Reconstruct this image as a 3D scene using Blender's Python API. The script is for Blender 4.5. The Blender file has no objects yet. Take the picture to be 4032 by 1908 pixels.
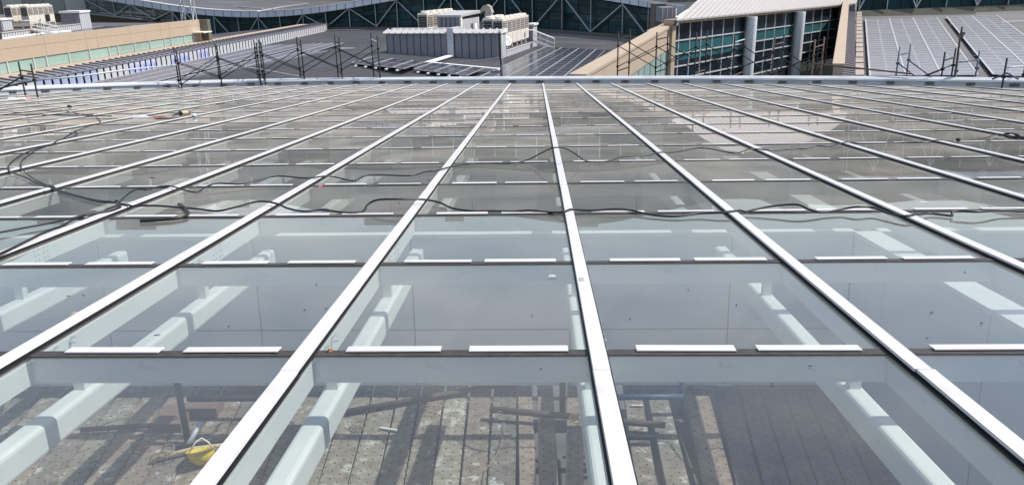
import bpy, math, random
import numpy as np
from mathutils import Vector, Matrix
from mathutils.noise import noise as pnoise
random.seed(7)
scene = bpy.context.scene
COL = scene.collection
rad = math.radians

# ------------------------------------------------------------------ camera
TILT = rad(4.5)                         # the glass roof falls away from the camera by this much
ROOF = Matrix.Rotation(-TILT, 4, 'X')   # roof frame (u across, v along the bars, w normal) -> world
CF = Vector((-0.0332576, 0.9697116, -0.2419778))
CR = Vector((0.9994167, 0.0303878, -0.0155834))
CU = Vector((0.0077582, 0.2423549, 0.9701566))
EYE_R = Vector((0, 0, 1.5))
r3 = ROOF.to_3x3()
WF, WR, WU = r3 @ CF, r3 @ CR, r3 @ CU
EYE = ROOF @ EYE_R
FPX = 3028.0
cd = bpy.data.cameras.new("camera")
cam = bpy.data.objects.new("camera", cd); COL.objects.link(cam)
m = Matrix((WR, WU, -WF)).transposed().to_4x4(); m.translation = EYE
cam.matrix_world = m
cd.sensor_width = 36.0; cd.lens = FPX / 4032 * 36
cd.clip_start = 0.05; cd.clip_end = 6000
scene.camera = cam

# ------------------------------------------------------------------ sky, sun, exposure
SUN_DIR = Vector((0.575, 0.03, 0.78)).normalized()       # towards the sun
world = bpy.data.worlds.new("World"); scene.world = world; world.use_nodes = True
nt = world.node_tree; nt.nodes.clear()
out = nt.nodes.new("ShaderNodeOutputWorld"); bg = nt.nodes.new("ShaderNodeBackground")
sky = nt.nodes.new("ShaderNodeTexSky"); sky.sky_type = 'NISHITA'; sky.sun_disc = False
sky.sun_elevation = math.asin(SUN_DIR.z); sky.sun_rotation = math.atan2(SUN_DIR.x, SUN_DIR.y)
sky.dust_density = 1.2; sky.air_density = 1.2
# broken white cloud over the whole sky
tc = nt.nodes.new("ShaderNodeTexCoord"); mp = nt.nodes.new("ShaderNodeMapping"); mp.inputs['Scale'].default_value = (1, 1, 2.6)
nz = nt.nodes.new("ShaderNodeTexNoise"); nz.inputs['Scale'].default_value = 2.3; nz.inputs['Detail'].default_value = 7
rp = nt.nodes.new("ShaderNodeValToRGB"); rp.color_ramp.elements[0].position = .46; rp.color_ramp.elements[1].position = .80
mx = nt.nodes.new("ShaderNodeMix"); mx.data_type = 'RGBA'; mx.inputs['B'].default_value = (6.6, 6.9, 7.3, 1)
L = nt.links
L.new(tc.outputs['Generated'], mp.inputs['Vector']); L.new(mp.outputs['Vector'], nz.inputs['Vector'])
L.new(nz.outputs['Fac'], rp.inputs['Fac']); L.new(rp.outputs['Color'], mx.inputs['Factor'])
L.new(sky.outputs['Color'], mx.inputs['A']); L.new(mx.outputs['Result'], bg.inputs['Color'])
bg.inputs['Strength'].default_value = 0.13
L.new(bg.outputs['Background'], out.inputs['Surface'])
sd = bpy.data.lights.new("sun", 'SUN'); sd.energy = 4.1; sd.angle = rad(0.5); sd.color = (1, .96, .9)
so = bpy.data.objects.new("sun", sd); COL.objects.link(so)
so.rotation_euler = SUN_DIR.to_track_quat('Z', 'Y').to_euler()
scene.view_settings.view_transform = 'Standard'; scene.view_settings.look = 'None'
scene.view_settings.exposure = 0.26; scene.view_settings.gamma = 1.0; scene.view_settings.use_curve_mapping = False
scene.render.engine = 'CYCLES'
scene.cycles.use_denoising = True
scene.cycles.max_bounces = 12; scene.cycles.transparent_max_bounces = 16
scene.cycles.glossy_bounces = 4; scene.cycles.diffuse_bounces = 4
scene.cycles.caustics_reflective = False; scene.cycles.caustics_refractive = False

# ------------------------------------------------------------------ helpers
def wray(x, y): return WF + WR * ((x - 2016) / FPX) - WU * ((y - 954) / FPX)
def hit(x, y, p0, n):
    d = wray(x, y); return EYE + d * ((Vector(p0) - EYE).dot(n) / d.dot(n))
def pz(x, y, z): return hit(x, y, (0, 0, z), Vector((0, 0, 1)))
def py(x, y, Y): return hit(x, y, (0, Y, 0), Vector((0, 1, 0)))
def px(x, y, X): return hit(x, y, (X, 0, 0), Vector((1, 0, 0)))
def roofpt(x, y, w=0.0):            # picture point -> roof frame
    d = CF + CR * ((x - 2016) / FPX) - CU * ((y - 954) / FPX)
    return EYE_R + d * ((w - 1.5) / d.z)
def proj_roof(u, v, w=0.0):
    d = Vector((u, v, w)) - EYE_R; z = d.dot(CF)
    return (2016 + FPX * d.dot(CR) / z, 954 - FPX * d.dot(CU) / z, z)

class MB:
    def __init__(s): s.v = []; s.f = []; s.m = []
    def poly(s, pts, mi=0):
        b = len(s.v); s.v += [tuple(p) for p in pts]; s.f.append(tuple(range(b, b + len(pts)))); s.m.append(mi); return s
    def hexa(s, p, mi=0, top=None):  # 8 corners: bottom ring then top ring, ccw seen from above
        b = len(s.v); s.v += [tuple(q) for q in p]
        for k, q in enumerate([(3, 2, 1, 0), (4, 5, 6, 7), (0, 1, 5, 4), (1, 2, 6, 5), (2, 3, 7, 6), (3, 0, 4, 7)]):
            s.f.append(tuple(b + i for i in q)); s.m.append(top if (top is not None and k == 1) else mi)
        return s
    def box(s, x0, x1, y0, y1, z0, z1, mi=0, top=None):
        return s.hexa([(x0, y0, z0), (x1, y0, z0), (x1, y1, z0), (x0, y1, z0), (x0, y0, z1), (x1, y0, z1), (x1, y1, z1), (x0, y1, z1)], mi, top)
    def bar(s, a, b, w, h, up=(0, 0, 1), mi=0):
        a = Vector(a); b = Vector(b); d = (b - a).normalized(); up = Vector(up)
        if abs(d.dot(up)) > .98: up = Vector((0, 1, 0))
        r = d.cross(up).normalized() * (w / 2); t = r.cross(d).normalized() * (h / 2)
        return s.hexa([a - r - t, a + r - t, b + r - t, b - r - t, a - r + t, a + r + t, b + r + t, b - r + t], mi)
    def prism(s, ring, off, mi=0):
        off = Vector(off); n = len(ring); b = len(s.v)
        s.v += [tuple(p) for p in ring] + [tuple(Vector(p) + off) for p in ring]
        s.f.append(tuple(range(b + n - 1, b - 1, -1))); s.m.append(mi); s.f.append(tuple(range(b + n, b + 2 * n))); s.m.append(mi)
        for i in range(n):
            j = (i + 1) % n; s.f.append((b + i, b + j, b + n + j, b + n + i)); s.m.append(mi)
        return s
    def tube(s, pts, r, n=6, mi=0, caps=True):
        pts = [Vector(p) for p in pts]; b = len(s.v); N = len(pts); up = Vector((0.013, .021, 1))
        rs = r if isinstance(r, (list, tuple)) else [r] * N
        for i, p in enumerate(pts):
            d = (pts[min(i + 1, N - 1)] - pts[max(i - 1, 0)])
            d = d.normalized() if d.length > 1e-9 else Vector((1, 0, 0))
            a = d.cross(up if abs(d.z) < .95 else Vector((1, 0.1, 0))).normalized(); c = a.cross(d)
            for k in range(n):
                t = 2 * math.pi * k / n; s.v.append(tuple(p + a * (math.cos(t) * rs[i]) + c * (math.sin(t) * rs[i])))
        for i in range(N - 1):
            for k in range(n):
                k2 = (k + 1) % n; s.f.append((b + i * n + k, b + i * n + k2, b + (i + 1) * n + k2, b + (i + 1) * n + k)); s.m.append(mi)
        if caps:
            s.f.append(tuple(range(b + n - 1, b - 1, -1))); s.m.append(mi)
            s.f.append(tuple(b + (N - 1) * n + k for k in range(n))); s.m.append(mi)
        return s
    def lathe(s, prof, c=(0, 0, 0), n=16, mi=0):
        b = len(s.v); N = len(prof)
        for r, z in prof:
            for k in range(n):
                t = 2 * math.pi * k / n; s.v.append((c[0] + r * math.cos(t), c[1] + r * math.sin(t), c[2] + z))
        for i in range(N - 1):
            for k in range(n):
                k2 = (k + 1) % n; s.f.append((b + i * n + k, b + i * n + k2, b + (i + 1) * n + k2, b + (i + 1) * n + k)); s.m.append(mi)
        return s
    def grid(s, fn, nu, nv, mi=0):
        b = len(s.v)
        for i in range(nu + 1):
            for j in range(nv + 1): s.v.append(tuple(fn(i / nu, j / nv)))
        for i in range(nu):
            for j in range(nv):
                q = b + i * (nv + 1) + j; s.f.append((q, q + nv + 1, q + nv + 2, q + 1)); s.m.append(mi)
        return s
    def mesh(s, name, mats, off=(0, 0, 0), smooth=False):
        off = Vector(off); me = bpy.data.meshes.new(name)
        me.from_pydata([tuple(Vector(p) - off) for p in s.v], [], s.f)
        for mt in (mats if isinstance(mats, (list, tuple)) else [mats]): me.materials.append(mt)
        me.polygons.foreach_set('material_index', s.m)
        if smooth: me.polygons.foreach_set('use_smooth', [True] * len(s.f))
        me.update(); return me
    def build(s, name, mats, parent=None, off=(0, 0, 0), smooth=False, loc=None, mtx=None):
        o = bpy.data.objects.new(name, s.mesh(name, mats, off, smooth)); COL.objects.link(o)
        if parent: o.parent = parent
        if loc is not None: o.location = loc
        if mtx is not None: o.matrix_world = mtx
        return o
def inst(name, me, parent=None, loc=(0, 0, 0), rot=None):
    o = bpy.data.objects.new(name, me); COL.objects.link(o); o.parent = parent; o.location = loc
    if rot is not None: o.rotation_euler = rot
    return o
def tag(o, label=None, cat=None, group=None, kind=None):
    for k, v in (('label', label), ('category', cat), ('group', group), ('kind', kind)):
        if v: o[k] = v
    return o
def empty(name, loc=(0, 0, 0), rotz=0.0, mtx=None):
    o = bpy.data.objects.new(name, None); COL.objects.link(o); o.empty_display_size = .2
    if mtx is not None: o.matrix_world = mtx
    else: o.location = loc; o.rotation_euler = (0, 0, rotz)
    return o
def thing(name, label, cat, loc=(0, 0, 0), rotz=0.0, group=None, mtx=None):
    return tag(empty(name, loc, rotz, mtx), label, cat, group)
def copy_tree(o, parent=None):
    c = o.copy(); COL.objects.link(c); c.parent = parent
    for ch in o.children: copy_tree(ch, c)
    return c
def roof_mtx(p=(0, 0, 0)): return Matrix.Translation(ROOF @ Vector(p)) @ ROOF   # frame of a thing lying on / under the roof
def roof_thing_mesh(mb, name, mats, p, label, cat, group=None, smooth=False):
    o = mb.build(name, mats, None, p, smooth, mtx=roof_mtx(p)); return tag(o, label, cat, group)

# ------------------------------------------------------------------ materials
def mat(name, col, rough=.6, metal=0.0, var=.12, scale=6.0, bump=0.0, bscale=40.0, dirt=None, rnd=0.0, spec=.5, stretch=(1, 1, 1)):
    mt = bpy.data.materials.new(name); mt.use_nodes = True; n = mt.node_tree; N = n.nodes; K = n.links
    b = N['Principled BSDF']; b.inputs['Roughness'].default_value = rough; b.inputs['Metallic'].default_value = metal
    b.inputs['Specular IOR Level'].default_value = spec
    t = N.new('ShaderNodeTexCoord'); mpn = N.new('ShaderNodeMapping'); mpn.inputs['Scale'].default_value = stretch
    K.new(t.outputs['Object'], mpn.inputs['Vector'])
    ns = N.new('ShaderNodeTexNoise'); ns.inputs['Scale'].default_value = scale; ns.inputs['Detail'].default_value = 5; ns.inputs['Roughness'].default_value = .65
    K.new(mpn.outputs['Vector'], ns.inputs['Vector'])
    r = N.new('ShaderNodeValToRGB'); r.color_ramp.elements[0].position = .3; r.color_ramp.elements[1].position = .72
    lo = [max(0, c * (1 - var)) for c in col]; hi = [min(1, c * (1 + var)) for c in col]
    r.color_ramp.elements[0].color = (*lo, 1); r.color_ramp.elements[1].color = (*hi, 1)
    K.new(ns.outputs['Fac'], r.inputs['Fac']); c = r.outputs['Color']
    if dirt:
        dcol, dscale, lo_, hi_ = dirt
        n2 = N.new('ShaderNodeTexNoise'); n2.inputs['Scale'].default_value = dscale; n2.inputs['Detail'].default_value = 7
        K.new(mpn.outputs['Vector'], n2.inputs['Vector'])
        r2 = N.new('ShaderNodeValToRGB'); r2.color_ramp.elements[0].position = lo_; r2.color_ramp.elements[1].position = hi_
        K.new(n2.outputs['Fac'], r2.inputs['Fac'])
        mxn = N.new('ShaderNodeMix'); mxn.data_type = 'RGBA'; K.new(r2.outputs['Color'], mxn.inputs['Factor'])
        K.new(c, mxn.inputs['A']); mxn.inputs['B'].default_value = (*dcol, 1); c = mxn.outputs['Result']
    if rnd:
        oi = N.new('ShaderNodeObjectInfo'); hs = N.new('ShaderNodeHueSaturation'); mr = N.new('ShaderNodeMapRange')
        mr.inputs['To Min'].default_value = 1 - rnd; mr.inputs['To Max'].default_value = 1 + rnd
        K.new(oi.outputs['Random'], mr.inputs['Value']); K.new(mr.outputs['Result'], hs.inputs['Value']); K.new(c, hs.inputs['Color']); c = hs.outputs['Color']
    K.new(c, b.inputs['Base Color'])
    if bump:
        n3 = N.new('ShaderNodeTexNoise'); n3.inputs['Scale'].default_value = bscale; n3.inputs['Detail'].default_value = 4
        K.new(mpn.outputs['Vector'], n3.inputs['Vector'])
        bp = N.new('ShaderNodeBump'); bp.inputs['Strength'].default_value = bump; bp.inputs['Distance'].default_value = .01
        K.new(n3.outputs['Fac'], bp.inputs['Height']); K.new(bp.outputs['Normal'], b.inputs['Normal'])
    return mt

def glass_mat(name, tint, dust_k, dust_col, rough=0.0):
    """clear float glass under a thin film of dust: the film's optical depth grows with 1/cos like any thin layer"""
    mt = bpy.data.materials.new(name); mt.use_nodes = True; n = mt.node_tree; N = n.nodes; K = n.links; N.clear()
    o = N.new('ShaderNodeOutputMaterial'); tr = N.new('ShaderNodeBsdfTransparent'); tr.inputs['Color'].default_value = (*tint, 1)
    gl = N.new('ShaderNodeBsdfGlossy'); gl.inputs['Roughness'].default_value = rough
    def M(op, a, b=None):
        q = N.new('ShaderNodeMath'); q.operation = op
        for i, v in enumerate((a, b)):
            if v is None: continue
            if isinstance(v, (int, float)): q.inputs[i].default_value = v
            else: K.new(v, q.inputs[i])
        return q.outputs[0]
    g = N.new('ShaderNodeNewGeometry'); vm = N.new('ShaderNodeVectorMath'); vm.operation = 'DOT_PRODUCT'
    K.new(g.outputs['Normal'], vm.inputs[0]); K.new(g.outputs['Incoming'], vm.inputs[1])
    cosv = M('MAXIMUM', M('ABSOLUTE', vm.outputs['Value']), .02)
    fres = M('ADD', .043, M('MULTIPLY', .957, M('POWER', M('SUBTRACT', 1.0, cosv), 5.0)))     # Schlick, the same from either side
    R2 = M('DIVIDE', M('MULTIPLY', fres, 2.0), M('ADD', fres, 1.0))   # two faces of the sheet
    m1 = N.new('ShaderNodeMixShader'); K.new(R2, m1.inputs[0]); K.new(tr.outputs[0], m1.inputs[1]); K.new(gl.outputs[0], m1.inputs[2])
    t = N.new('ShaderNodeTexCoord'); ns = N.new('ShaderNodeTexNoise'); ns.inputs['Scale'].default_value = 1.1; ns.inputs['Detail'].default_value = 8
    oi = N.new('ShaderNodeObjectInfo'); ad = N.new('ShaderNodeVectorMath'); ad.operation = 'ADD'
    K.new(t.outputs['Object'], ad.inputs[0]); K.new(oi.outputs['Location'], ad.inputs[1]); K.new(ad.outputs[0], ns.inputs['Vector'])
    mr = N.new('ShaderNodeMapRange'); mr.inputs['From Min'].default_value = .25; mr.inputs['From Max'].default_value = .75
    mr.inputs['To Min'].default_value = dust_k * .45; mr.inputs['To Max'].default_value = dust_k * 1.6
    K.new(ns.outputs['Fac'], mr.inputs['Value'])
    rn = N.new('ShaderNodeMapRange'); rn.inputs['To Min'].default_value = .6; rn.inputs['To Max'].default_value = 1.4
    K.new(oi.outputs['Random'], rn.inputs['Value'])
    cov = M('SUBTRACT', 1.0, M('EXPONENT', M('MULTIPLY', M('DIVIDE', M('MULTIPLY', mr.outputs[0], rn.outputs[0]), cosv), -1.0)))
    # dried splashes and specks
    n2 = N.new('ShaderNodeTexNoise'); n2.inputs['Scale'].default_value = 14; n2.inputs['Detail'].default_value = 9; n2.inputs['Roughness'].default_value = .7
    K.new(ad.outputs[0], n2.inputs['Vector'])
    r2 = N.new('ShaderNodeValToRGB'); r2.color_ramp.elements[0].position = .66; r2.color_ramp.elements[1].position = .75
    r2.color_ramp.elements[1].color = (.5, .5, .5, 1); K.new(n2.outputs['Fac'], r2.inputs['Fac'])
    cov = M('MINIMUM', M('ADD', cov, M('MULTIPLY', r2.outputs[0], .5)), 1.0)
    df = N.new('ShaderNodeBsdfDiffuse'); df.inputs['Color'].default_value = (*dust_col, 1)
    m2 = N.new('ShaderNodeMixShader'); K.new(cov, m2.inputs[0]); K.new(m1.outputs[0], m2.inputs[1]); K.new(df.outputs[0], m2.inputs[2])
    K.new(m2.outputs[0], o.inputs['Surface']); return mt

def clear_mat(name, tint):
    mt = bpy.data.materials.new(name); mt.use_nodes = True; n = mt.node_tree; n.nodes.clear()
    o = n.nodes.new('ShaderNodeOutputMaterial'); tr = n.nodes.new('ShaderNodeBsdfTransparent'); tr.inputs['Color'].default_value = (*tint, 1)
    n.links.new(tr.outputs[0], o.inputs['Surface']); return mt

GLASS = glass_mat('roof_glass', (.90, .925, .92), .034, (.46, .42, .365))
CLEAR = clear_mat('glass_underside', (.97, .99, .98))
CAPW = mat('white_aluminium', (.60, .578, .575), .42, var=.05, scale=7, bump=.06, rnd=.035, dirt=((.47, .43, .39), 3.2, .60, .80))
STEELW = mat('white_painted_steel', (.68, .70, .68), .45, var=.04, scale=4, dirt=((.5, .5, .48), 9, .66, .78))
BLACK = mat('black_rubber', (.012, .013, .017), .55, var=.2)
SEAL = mat('brown_sealant', (.048, .042, .040), .7, var=.35, scale=18)
CLAD = mat('grey_cladding', (.60, .61, .65), .5, var=.05, scale=2, rnd=.05)
SLAB = mat('concrete_slab', (.15, .15, .155), .85, var=.2, scale=1.5, dirt=((.08, .08, .085), .8, .5, .65))
ROOFG = mat('dark_roof_sheet', (.105, .098, .104), .55, metal=0.0, var=.13, scale=.35, dirt=((.15, .14, .145), .12, .52, .7))
DUCTM = mat('dull_duct_metal', (.34, .31, .285), .55, var=.2, scale=3, dirt=((.26, .17, .11), 2, .6, .75))
RIBC = mat('pale_ribbed_canopy', (.46, .44, .44), .5, var=.1, scale=3)
RIBG = mat('grey_ribbed_sheet_and_shade', (.22, .22, .26), .5, var=.08, scale=2)
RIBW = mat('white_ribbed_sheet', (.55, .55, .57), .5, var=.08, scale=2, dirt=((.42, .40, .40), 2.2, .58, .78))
BLUEF = mat('blue_film_sheet', (.36, .41, .57), .45, var=.15, scale=3)
BLUEP = mat('patchy_blue_film_sheet', (.56, .57, .68), .5, var=.1, scale=3, dirt=((.25, .31, .66), 1.6, .46, .60))
BEIGE = mat('beige_render', (.43, .335, .250), .8, var=.05, scale=1.2, bump=.05)
OLIVE = mat('olive_stone_and_shade', (.14, .125, .10), .85, var=.15, scale=1.5)
PALEG = mat('pale_green_glass', (.30, .42, .37), .08, var=.08, scale=1.0, rnd=.08)
DARKG = mat('dark_teal_glass', (.014, .050, .057), .06, var=.5, scale=.25, rnd=.35, spec=.16)
NAVYG = mat('dark_navy_glass', (.012, .022, .035), .05, var=.3, scale=.5, rnd=.3, spec=.35)
TEALG = mat('teal_spandrel_glass', (.035, .125, .140), .08, var=.15, scale=.6, rnd=.1, spec=.3)
MULL = mat('white_mullion', (.50, .51, .52), .45, var=.05)
TRUSS = mat('grey_white_truss_paint', (.42, .45, .48), .4, var=.08)
FASC = mat('grey_fascia_panel', (.58, .62, .72), .45, var=.05, scale=1, rnd=.04)
WHITEP = mat('white_paint', (.78, .77, .74), .5, var=.05, scale=3)
ACW = mat('cream_enamel', (.74, .68, .60), .45, var=.05, scale=2, dirt=((.5, .36, .25), 3, .70, .80))
ACG = mat('grey_enamel_and_shade', (.42, .41, .42), .5, var=.06)
GRILL = mat('black_grille', (.02, .02, .022), .6, var=.3)
RUST = mat('rust_stained_metal', (.36, .26, .19), .7, var=.4, scale=8)
MUD = mat('brown_dirt_deck', (.16, .115, .085), .9, var=.35, scale=2)
CELLM = mat('solar_cell_grey_dust_and_sky', (.165, .155, .18), .25, var=.15, scale=1.5, rnd=.08, spec=.5)  # lifted grey stands for dust and reflected sky together
CELL = mat('solar_cell_dark', (.045, .044, .062), .16, var=.2, scale=1.5, rnd=.12, spec=.5)
CELLD = mat('solar_cell_dust_and_sky', (.31, .305, .325), .22, var=.12, scale=1.5, rnd=.06, spec=.6)  # pale tone holds dust plus a painted-in sky reflection
FRAME = mat('white_solar_rail', (.74, .73, .72), .45, var=.05)
FRAMEL = mat('pale_solar_frame', (.44, .43, .45), .5, var=.05)
FRAMED = mat('grey_solar_frame', (.22, .21, .23), .4, var=.05)
FRAMEG = mat('silver_solar_frame', (.38, .38, .40), .4, var=.05)
PIPE = mat('dark_scaffold_tube', (.016, .016, .017), .6, var=.5, scale=7, spec=.25, dirt=((.10, .055, .035), 5, .64, .76))
PIPER = mat('rusty_scaffold_tube', (.11, .07, .055), .8, var=.4, scale=14, bump=.25)
PIPEB = mat('blue_scaffold_tube', (.06, .10, .16), .5, var=.4, scale=7)
GALV = mat('galvanised_steel', (.48, .51, .56), .45, metal=.0, var=.15, scale=5)
COPM = mat('weathered_white_coping', (.50, .52, .55), .5, var=.12, scale=1.2, dirt=((.36, .38, .42), .7, .5, .7))
CLAMPM = mat('dark_clamp_steel', (.12, .125, .14), .4, metal=.5, var=.5, scale=12)
CABLE = mat('black_cable_sheath', (.012, .012, .012), .42, var=.2, scale=40)
ROPE = mat('tan_rope', (.30, .22, .14), .9, var=.3, scale=60)
WOOD = mat('pale_bamboo_pole', (.62, .49, .30), .7, var=.2, scale=9)
HELM = mat('yellow_plastic', (.85, .62, .03), .32, var=.08, scale=12, dirt=((.40, .27, .05), 6, .62, .8))
STONE = mat('weathered_stone', (.36, .31, .27), .85, var=.2, scale=2)
VAULT = mat('white_standing_seam', (.42, .385, .38), .5, var=.04, scale=.8)
COLM = mat('grey_column_cladding', (.74, .75, .77), .4, metal=.0, var=.05)
GROUND = mat('ground', (.12, .12, .11), .9, var=.3, scale=.02)
LEAF = mat('leaf_green', (.06, .10, .025), .6, var=.4, scale=10)
REDP = mat('red_plastic', (.40, .09, .05), .4)
TANB = mat('rust_brown_block', (.20, .13, .105), .8, var=.2, scale=7, bump=.2)
LEAFD = mat('dry_leaf', (.48, .39, .27), .8, var=.3, scale=30)
ORANGE = mat('orange_leaf', (.30, .13, .05), .8)
PINK = mat('pink_plastic', (.7, .2, .3), .5)
PLAST = mat('clear_plastic_bag', (.62, .68, .74), .25, var=.15, scale=30)
TWIN = mat('tower_window', (.20, .20, .21), .4)
TOWERM = mat('pale_tower_render', (.50, .46, .42), .8, var=.06, scale=.05)

def plank_mat(name, cols, paint):
    mt = bpy.data.materials.new(name); mt.use_nodes = True; n = mt.node_tree; N = n.nodes; K = n.links; b = N['Principled BSDF']
    b.inputs['Roughness'].default_value = .8
    t = N.new('ShaderNodeTexCoord'); oi = N.new('ShaderNodeObjectInfo')
    ad = N.new('ShaderNodeVectorMath'); ad.operation = 'ADD'; K.new(t.outputs['Object'], ad.inputs[0]); K.new(oi.outputs['Location'], ad.inputs[1])
    def noise(sc, det=6):
        q = N.new('ShaderNodeTexNoise'); q.inputs['Scale'].default_value = sc; q.inputs['Detail'].default_value = det; q.inputs['Roughness'].default_value = .7
        K.new(ad.outputs[0], q.inputs['Vector']); return q.outputs['Fac']
    def ramp(f, stops):
        r = N.new('ShaderNodeValToRGB'); e = r.color_ramp.elements
        while len(e) < len(stops): e.new(.5)
        for i, (p, c) in enumerate(stops): e[i].position = p; e[i].color = (*c, 1)
        K.new(f, r.inputs['Fac']); return r.outputs['Color']
    def mix(f, a, c):
        q = N.new('ShaderNodeMix'); q.data_type = 'RGBA'; K.new(f, q.inputs['Factor'])
        for s, v in (('A', a), ('B', c)):
            if isinstance(v, tuple): q.inputs[s].default_value = (*v, 1)
            else: K.new(v, q.inputs[s])
        return q.outputs['Result']
    base = ramp(oi.outputs['Random'], [(i / (len(cols) - 1), c) for i, c in enumerate(cols)])
    mul = N.new('ShaderNodeMix'); mul.data_type = 'RGBA'; mul.blend_type = 'MULTIPLY'; mul.inputs['Factor'].default_value = 1
    K.new(base, mul.inputs['A']); K.new(ramp(noise(7), [(.3, (.62, .6, .58)), (.7, (1.6, 1.55, 1.48))]), mul.inputs['B'])
    c = mul.outputs['Result']
    c = mix(ramp(noise(4.5), [(.56, (0, 0, 0)), (.66, (.7, .7, .7))]), c, (.24, .17, .12))
    c = mix(ramp(noise(7, 10), [(paint, (0, 0, 0)), (paint + .05, (.85, .85, .85))]), c, (.50, .50, .48))
    sp = N.new('ShaderNodeSeparateXYZ'); K.new(t.outputs['Object'], sp.inputs[0])
    def M(op, a, b_=None):
        q = N.new('ShaderNodeMath'); q.operation = op
        for i, v in enumerate((a, b_)):
            if v is None: continue
            if isinstance(v, (int, float)): q.inputs[i].default_value = v
            else: K.new(v, q.inputs[i])
        return q.outputs[0]
    u = M('DIVIDE', sp.outputs[0], .078); v = M('ADD', M('DIVIDE', sp.outputs[1], .125), M('MULTIPLY', M('FLOOR', u), .5))
    du = M('MULTIPLY', M('SUBTRACT', M('FRACT', u), .5), .078); dv = M('MULTIPLY', M('SUBTRACT', M('FRACT', v), .5), .125)
    d = M('SQRT', M('ADD', M('MULTIPLY', du, du), M('MULTIPLY', dv, dv)))
    c = mix(M('LESS_THAN', d, .010), c, (.008, .008, .008))
    K.new(c, b.inputs['Base Color']); return mt
PLANK = plank_mat('perforated_plank_steel', [(.20, .17, .15), (.25, .205, .165), (.15, .135, .125), (.25, .225, .19), (.195, .145, .12)], .57)
PLANKB = plank_mat('brown_plank_steel', [(.255, .20, .17), (.235, .185, .16)], .64)
PLANKD = plank_mat('shade_dark_plank_steel', [(.12, .12, .125), (.15, .145, .15)], .68)  # shade over the right-hand boards is put into this darker plank colour

# ------------------------------------------------------------------ ground and ground-level setting
g = MB().grid(lambda a, b: (-2500 + 5000 * a, -1500 + 5000 * b, -16.0), 8, 8).build('ground', GROUND)
tag(g, kind='structure')

# ------------------------------------------------------------------ the glass roof
U0, W = -1.19563, 1.494176          # bar 0 and bar pitch
V0, S = 1.975159, 1.709231          # row 0 and row pitch
edge_px = [(0, 375), (250, 362), (500, 352), (1000, 340), (1500, 333), (2016, 329), (2500, 330), (3000, 332), (3500, 337), (4032, 347)]
epts = np.array([tuple(roofpt(*q))[:2] for q in edge_px])
epoly = np.polyfit(epts[:, 0], epts[:, 1], 4)
def vedge(u):
    u = max(-25.0, min(19.0, u)); return float(np.polyval(epoly, u))
K0, K1 = -16, 13
NROW = 21
roof = thing('glass_roof', 'large sloping glass roof with white bars, wet looking grey panes and white steel below', 'glass roof', mtx=ROOF.copy())
def infront(u, v): return v > .6
def in_view(u, v, mg=250):
    x, y, z = proj_roof(u, v); return z > .3 and -mg < x < 4032 + mg and y < 1908 + mg
def bar_u(k): return U0 + W * k
def row_v(k): return V0 + S * k

# panes: one sheet per bay, the ones along the rim cut to the curve
cand = []
for k in range(K0, K1):
    for j in range(-3, NROW):
        u0, u1, v0, v1 = bar_u(k) + .012, bar_u(k + 1) - .012, row_v(j) + .012, row_v(j + 1) - .012
        e0, e1 = vedge(u0) - .05, vedge(u1) - .05
        if v0 >= max(e0, e1): continue
        poly = [(u0, v0), (u1, v0), (u1, v1), (u0, v1)]
        if v1 > min(e0, e1):      # clip by the rim chord
            def ins(p): return p[1] <= e0 + (e1 - e0) * (p[0] - u0) / (u1 - u0)
            res = []
            for i in range(4):
                a, b = poly[i], poly[(i + 1) % 4]
                if ins(a): res.append(a)
                if ins(a) != ins(b):
                    fa = a[1] - (e0 + (e1 - e0) * (a[0] - u0) / (u1 - u0)); fb = b[1] - (e0 + (e1 - e0) * (b[0] - u0) / (u1 - u0))
                    t = fa / (fa - fb); res.append((a[0] + (b[0] - a[0]) * t, a[1] + (b[1] - a[1]) * t))
            poly = res
            if len(poly) < 3: continue
        cu = (u0 + u1) / 2; cv = (v0 + min(v1, max(e0, e1))) / 2
        x, y, z = proj_roof(cu, cv)
        vis = z > .3 and -400 < x < 4432 and y < 2300
        size = 1e9 / max(z, .5) ** 3 if vis else 0
        cand.append((size, cu, cv, poly))
cand.sort(key=lambda c: -c[0])
shared = {}
rest = MB()
for i, (size, cu, cv, poly) in enumerate(cand):
    if size > 0 and i < 300:
        loc = [(p[0] - cu, p[1] - cv) for p in poly]
        key = tuple(round(c, 3) for p in loc for c in p)
        if key not in shared:
            n = len(loc); mb = MB()
            mb.v = [(a, b, -.012) for a, b in loc] + [(a, b, 0) for a, b in loc]
            mb.f = [tuple(range(n - 1, -1, -1)), tuple(range(n, 2 * n))] + [(q, (q + 1) % n, n + (q + 1) % n, n + q) for q in range(n)]
            mb.m = [1, 0] + [1] * n
            shared[key] = mb.mesh('pane', [GLASS, CLEAR])
        inst('pane', shared[key], roof, (cu, cv, 0), (random.gauss(0, .0011), random.gauss(0, .0014), 0))
    else:
        rest.poly([(a, b, 0) for a, b in poly], 0)
o = rest.build('pane_rest', [GLASS], roof); tag(o, kind='stuff')

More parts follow.
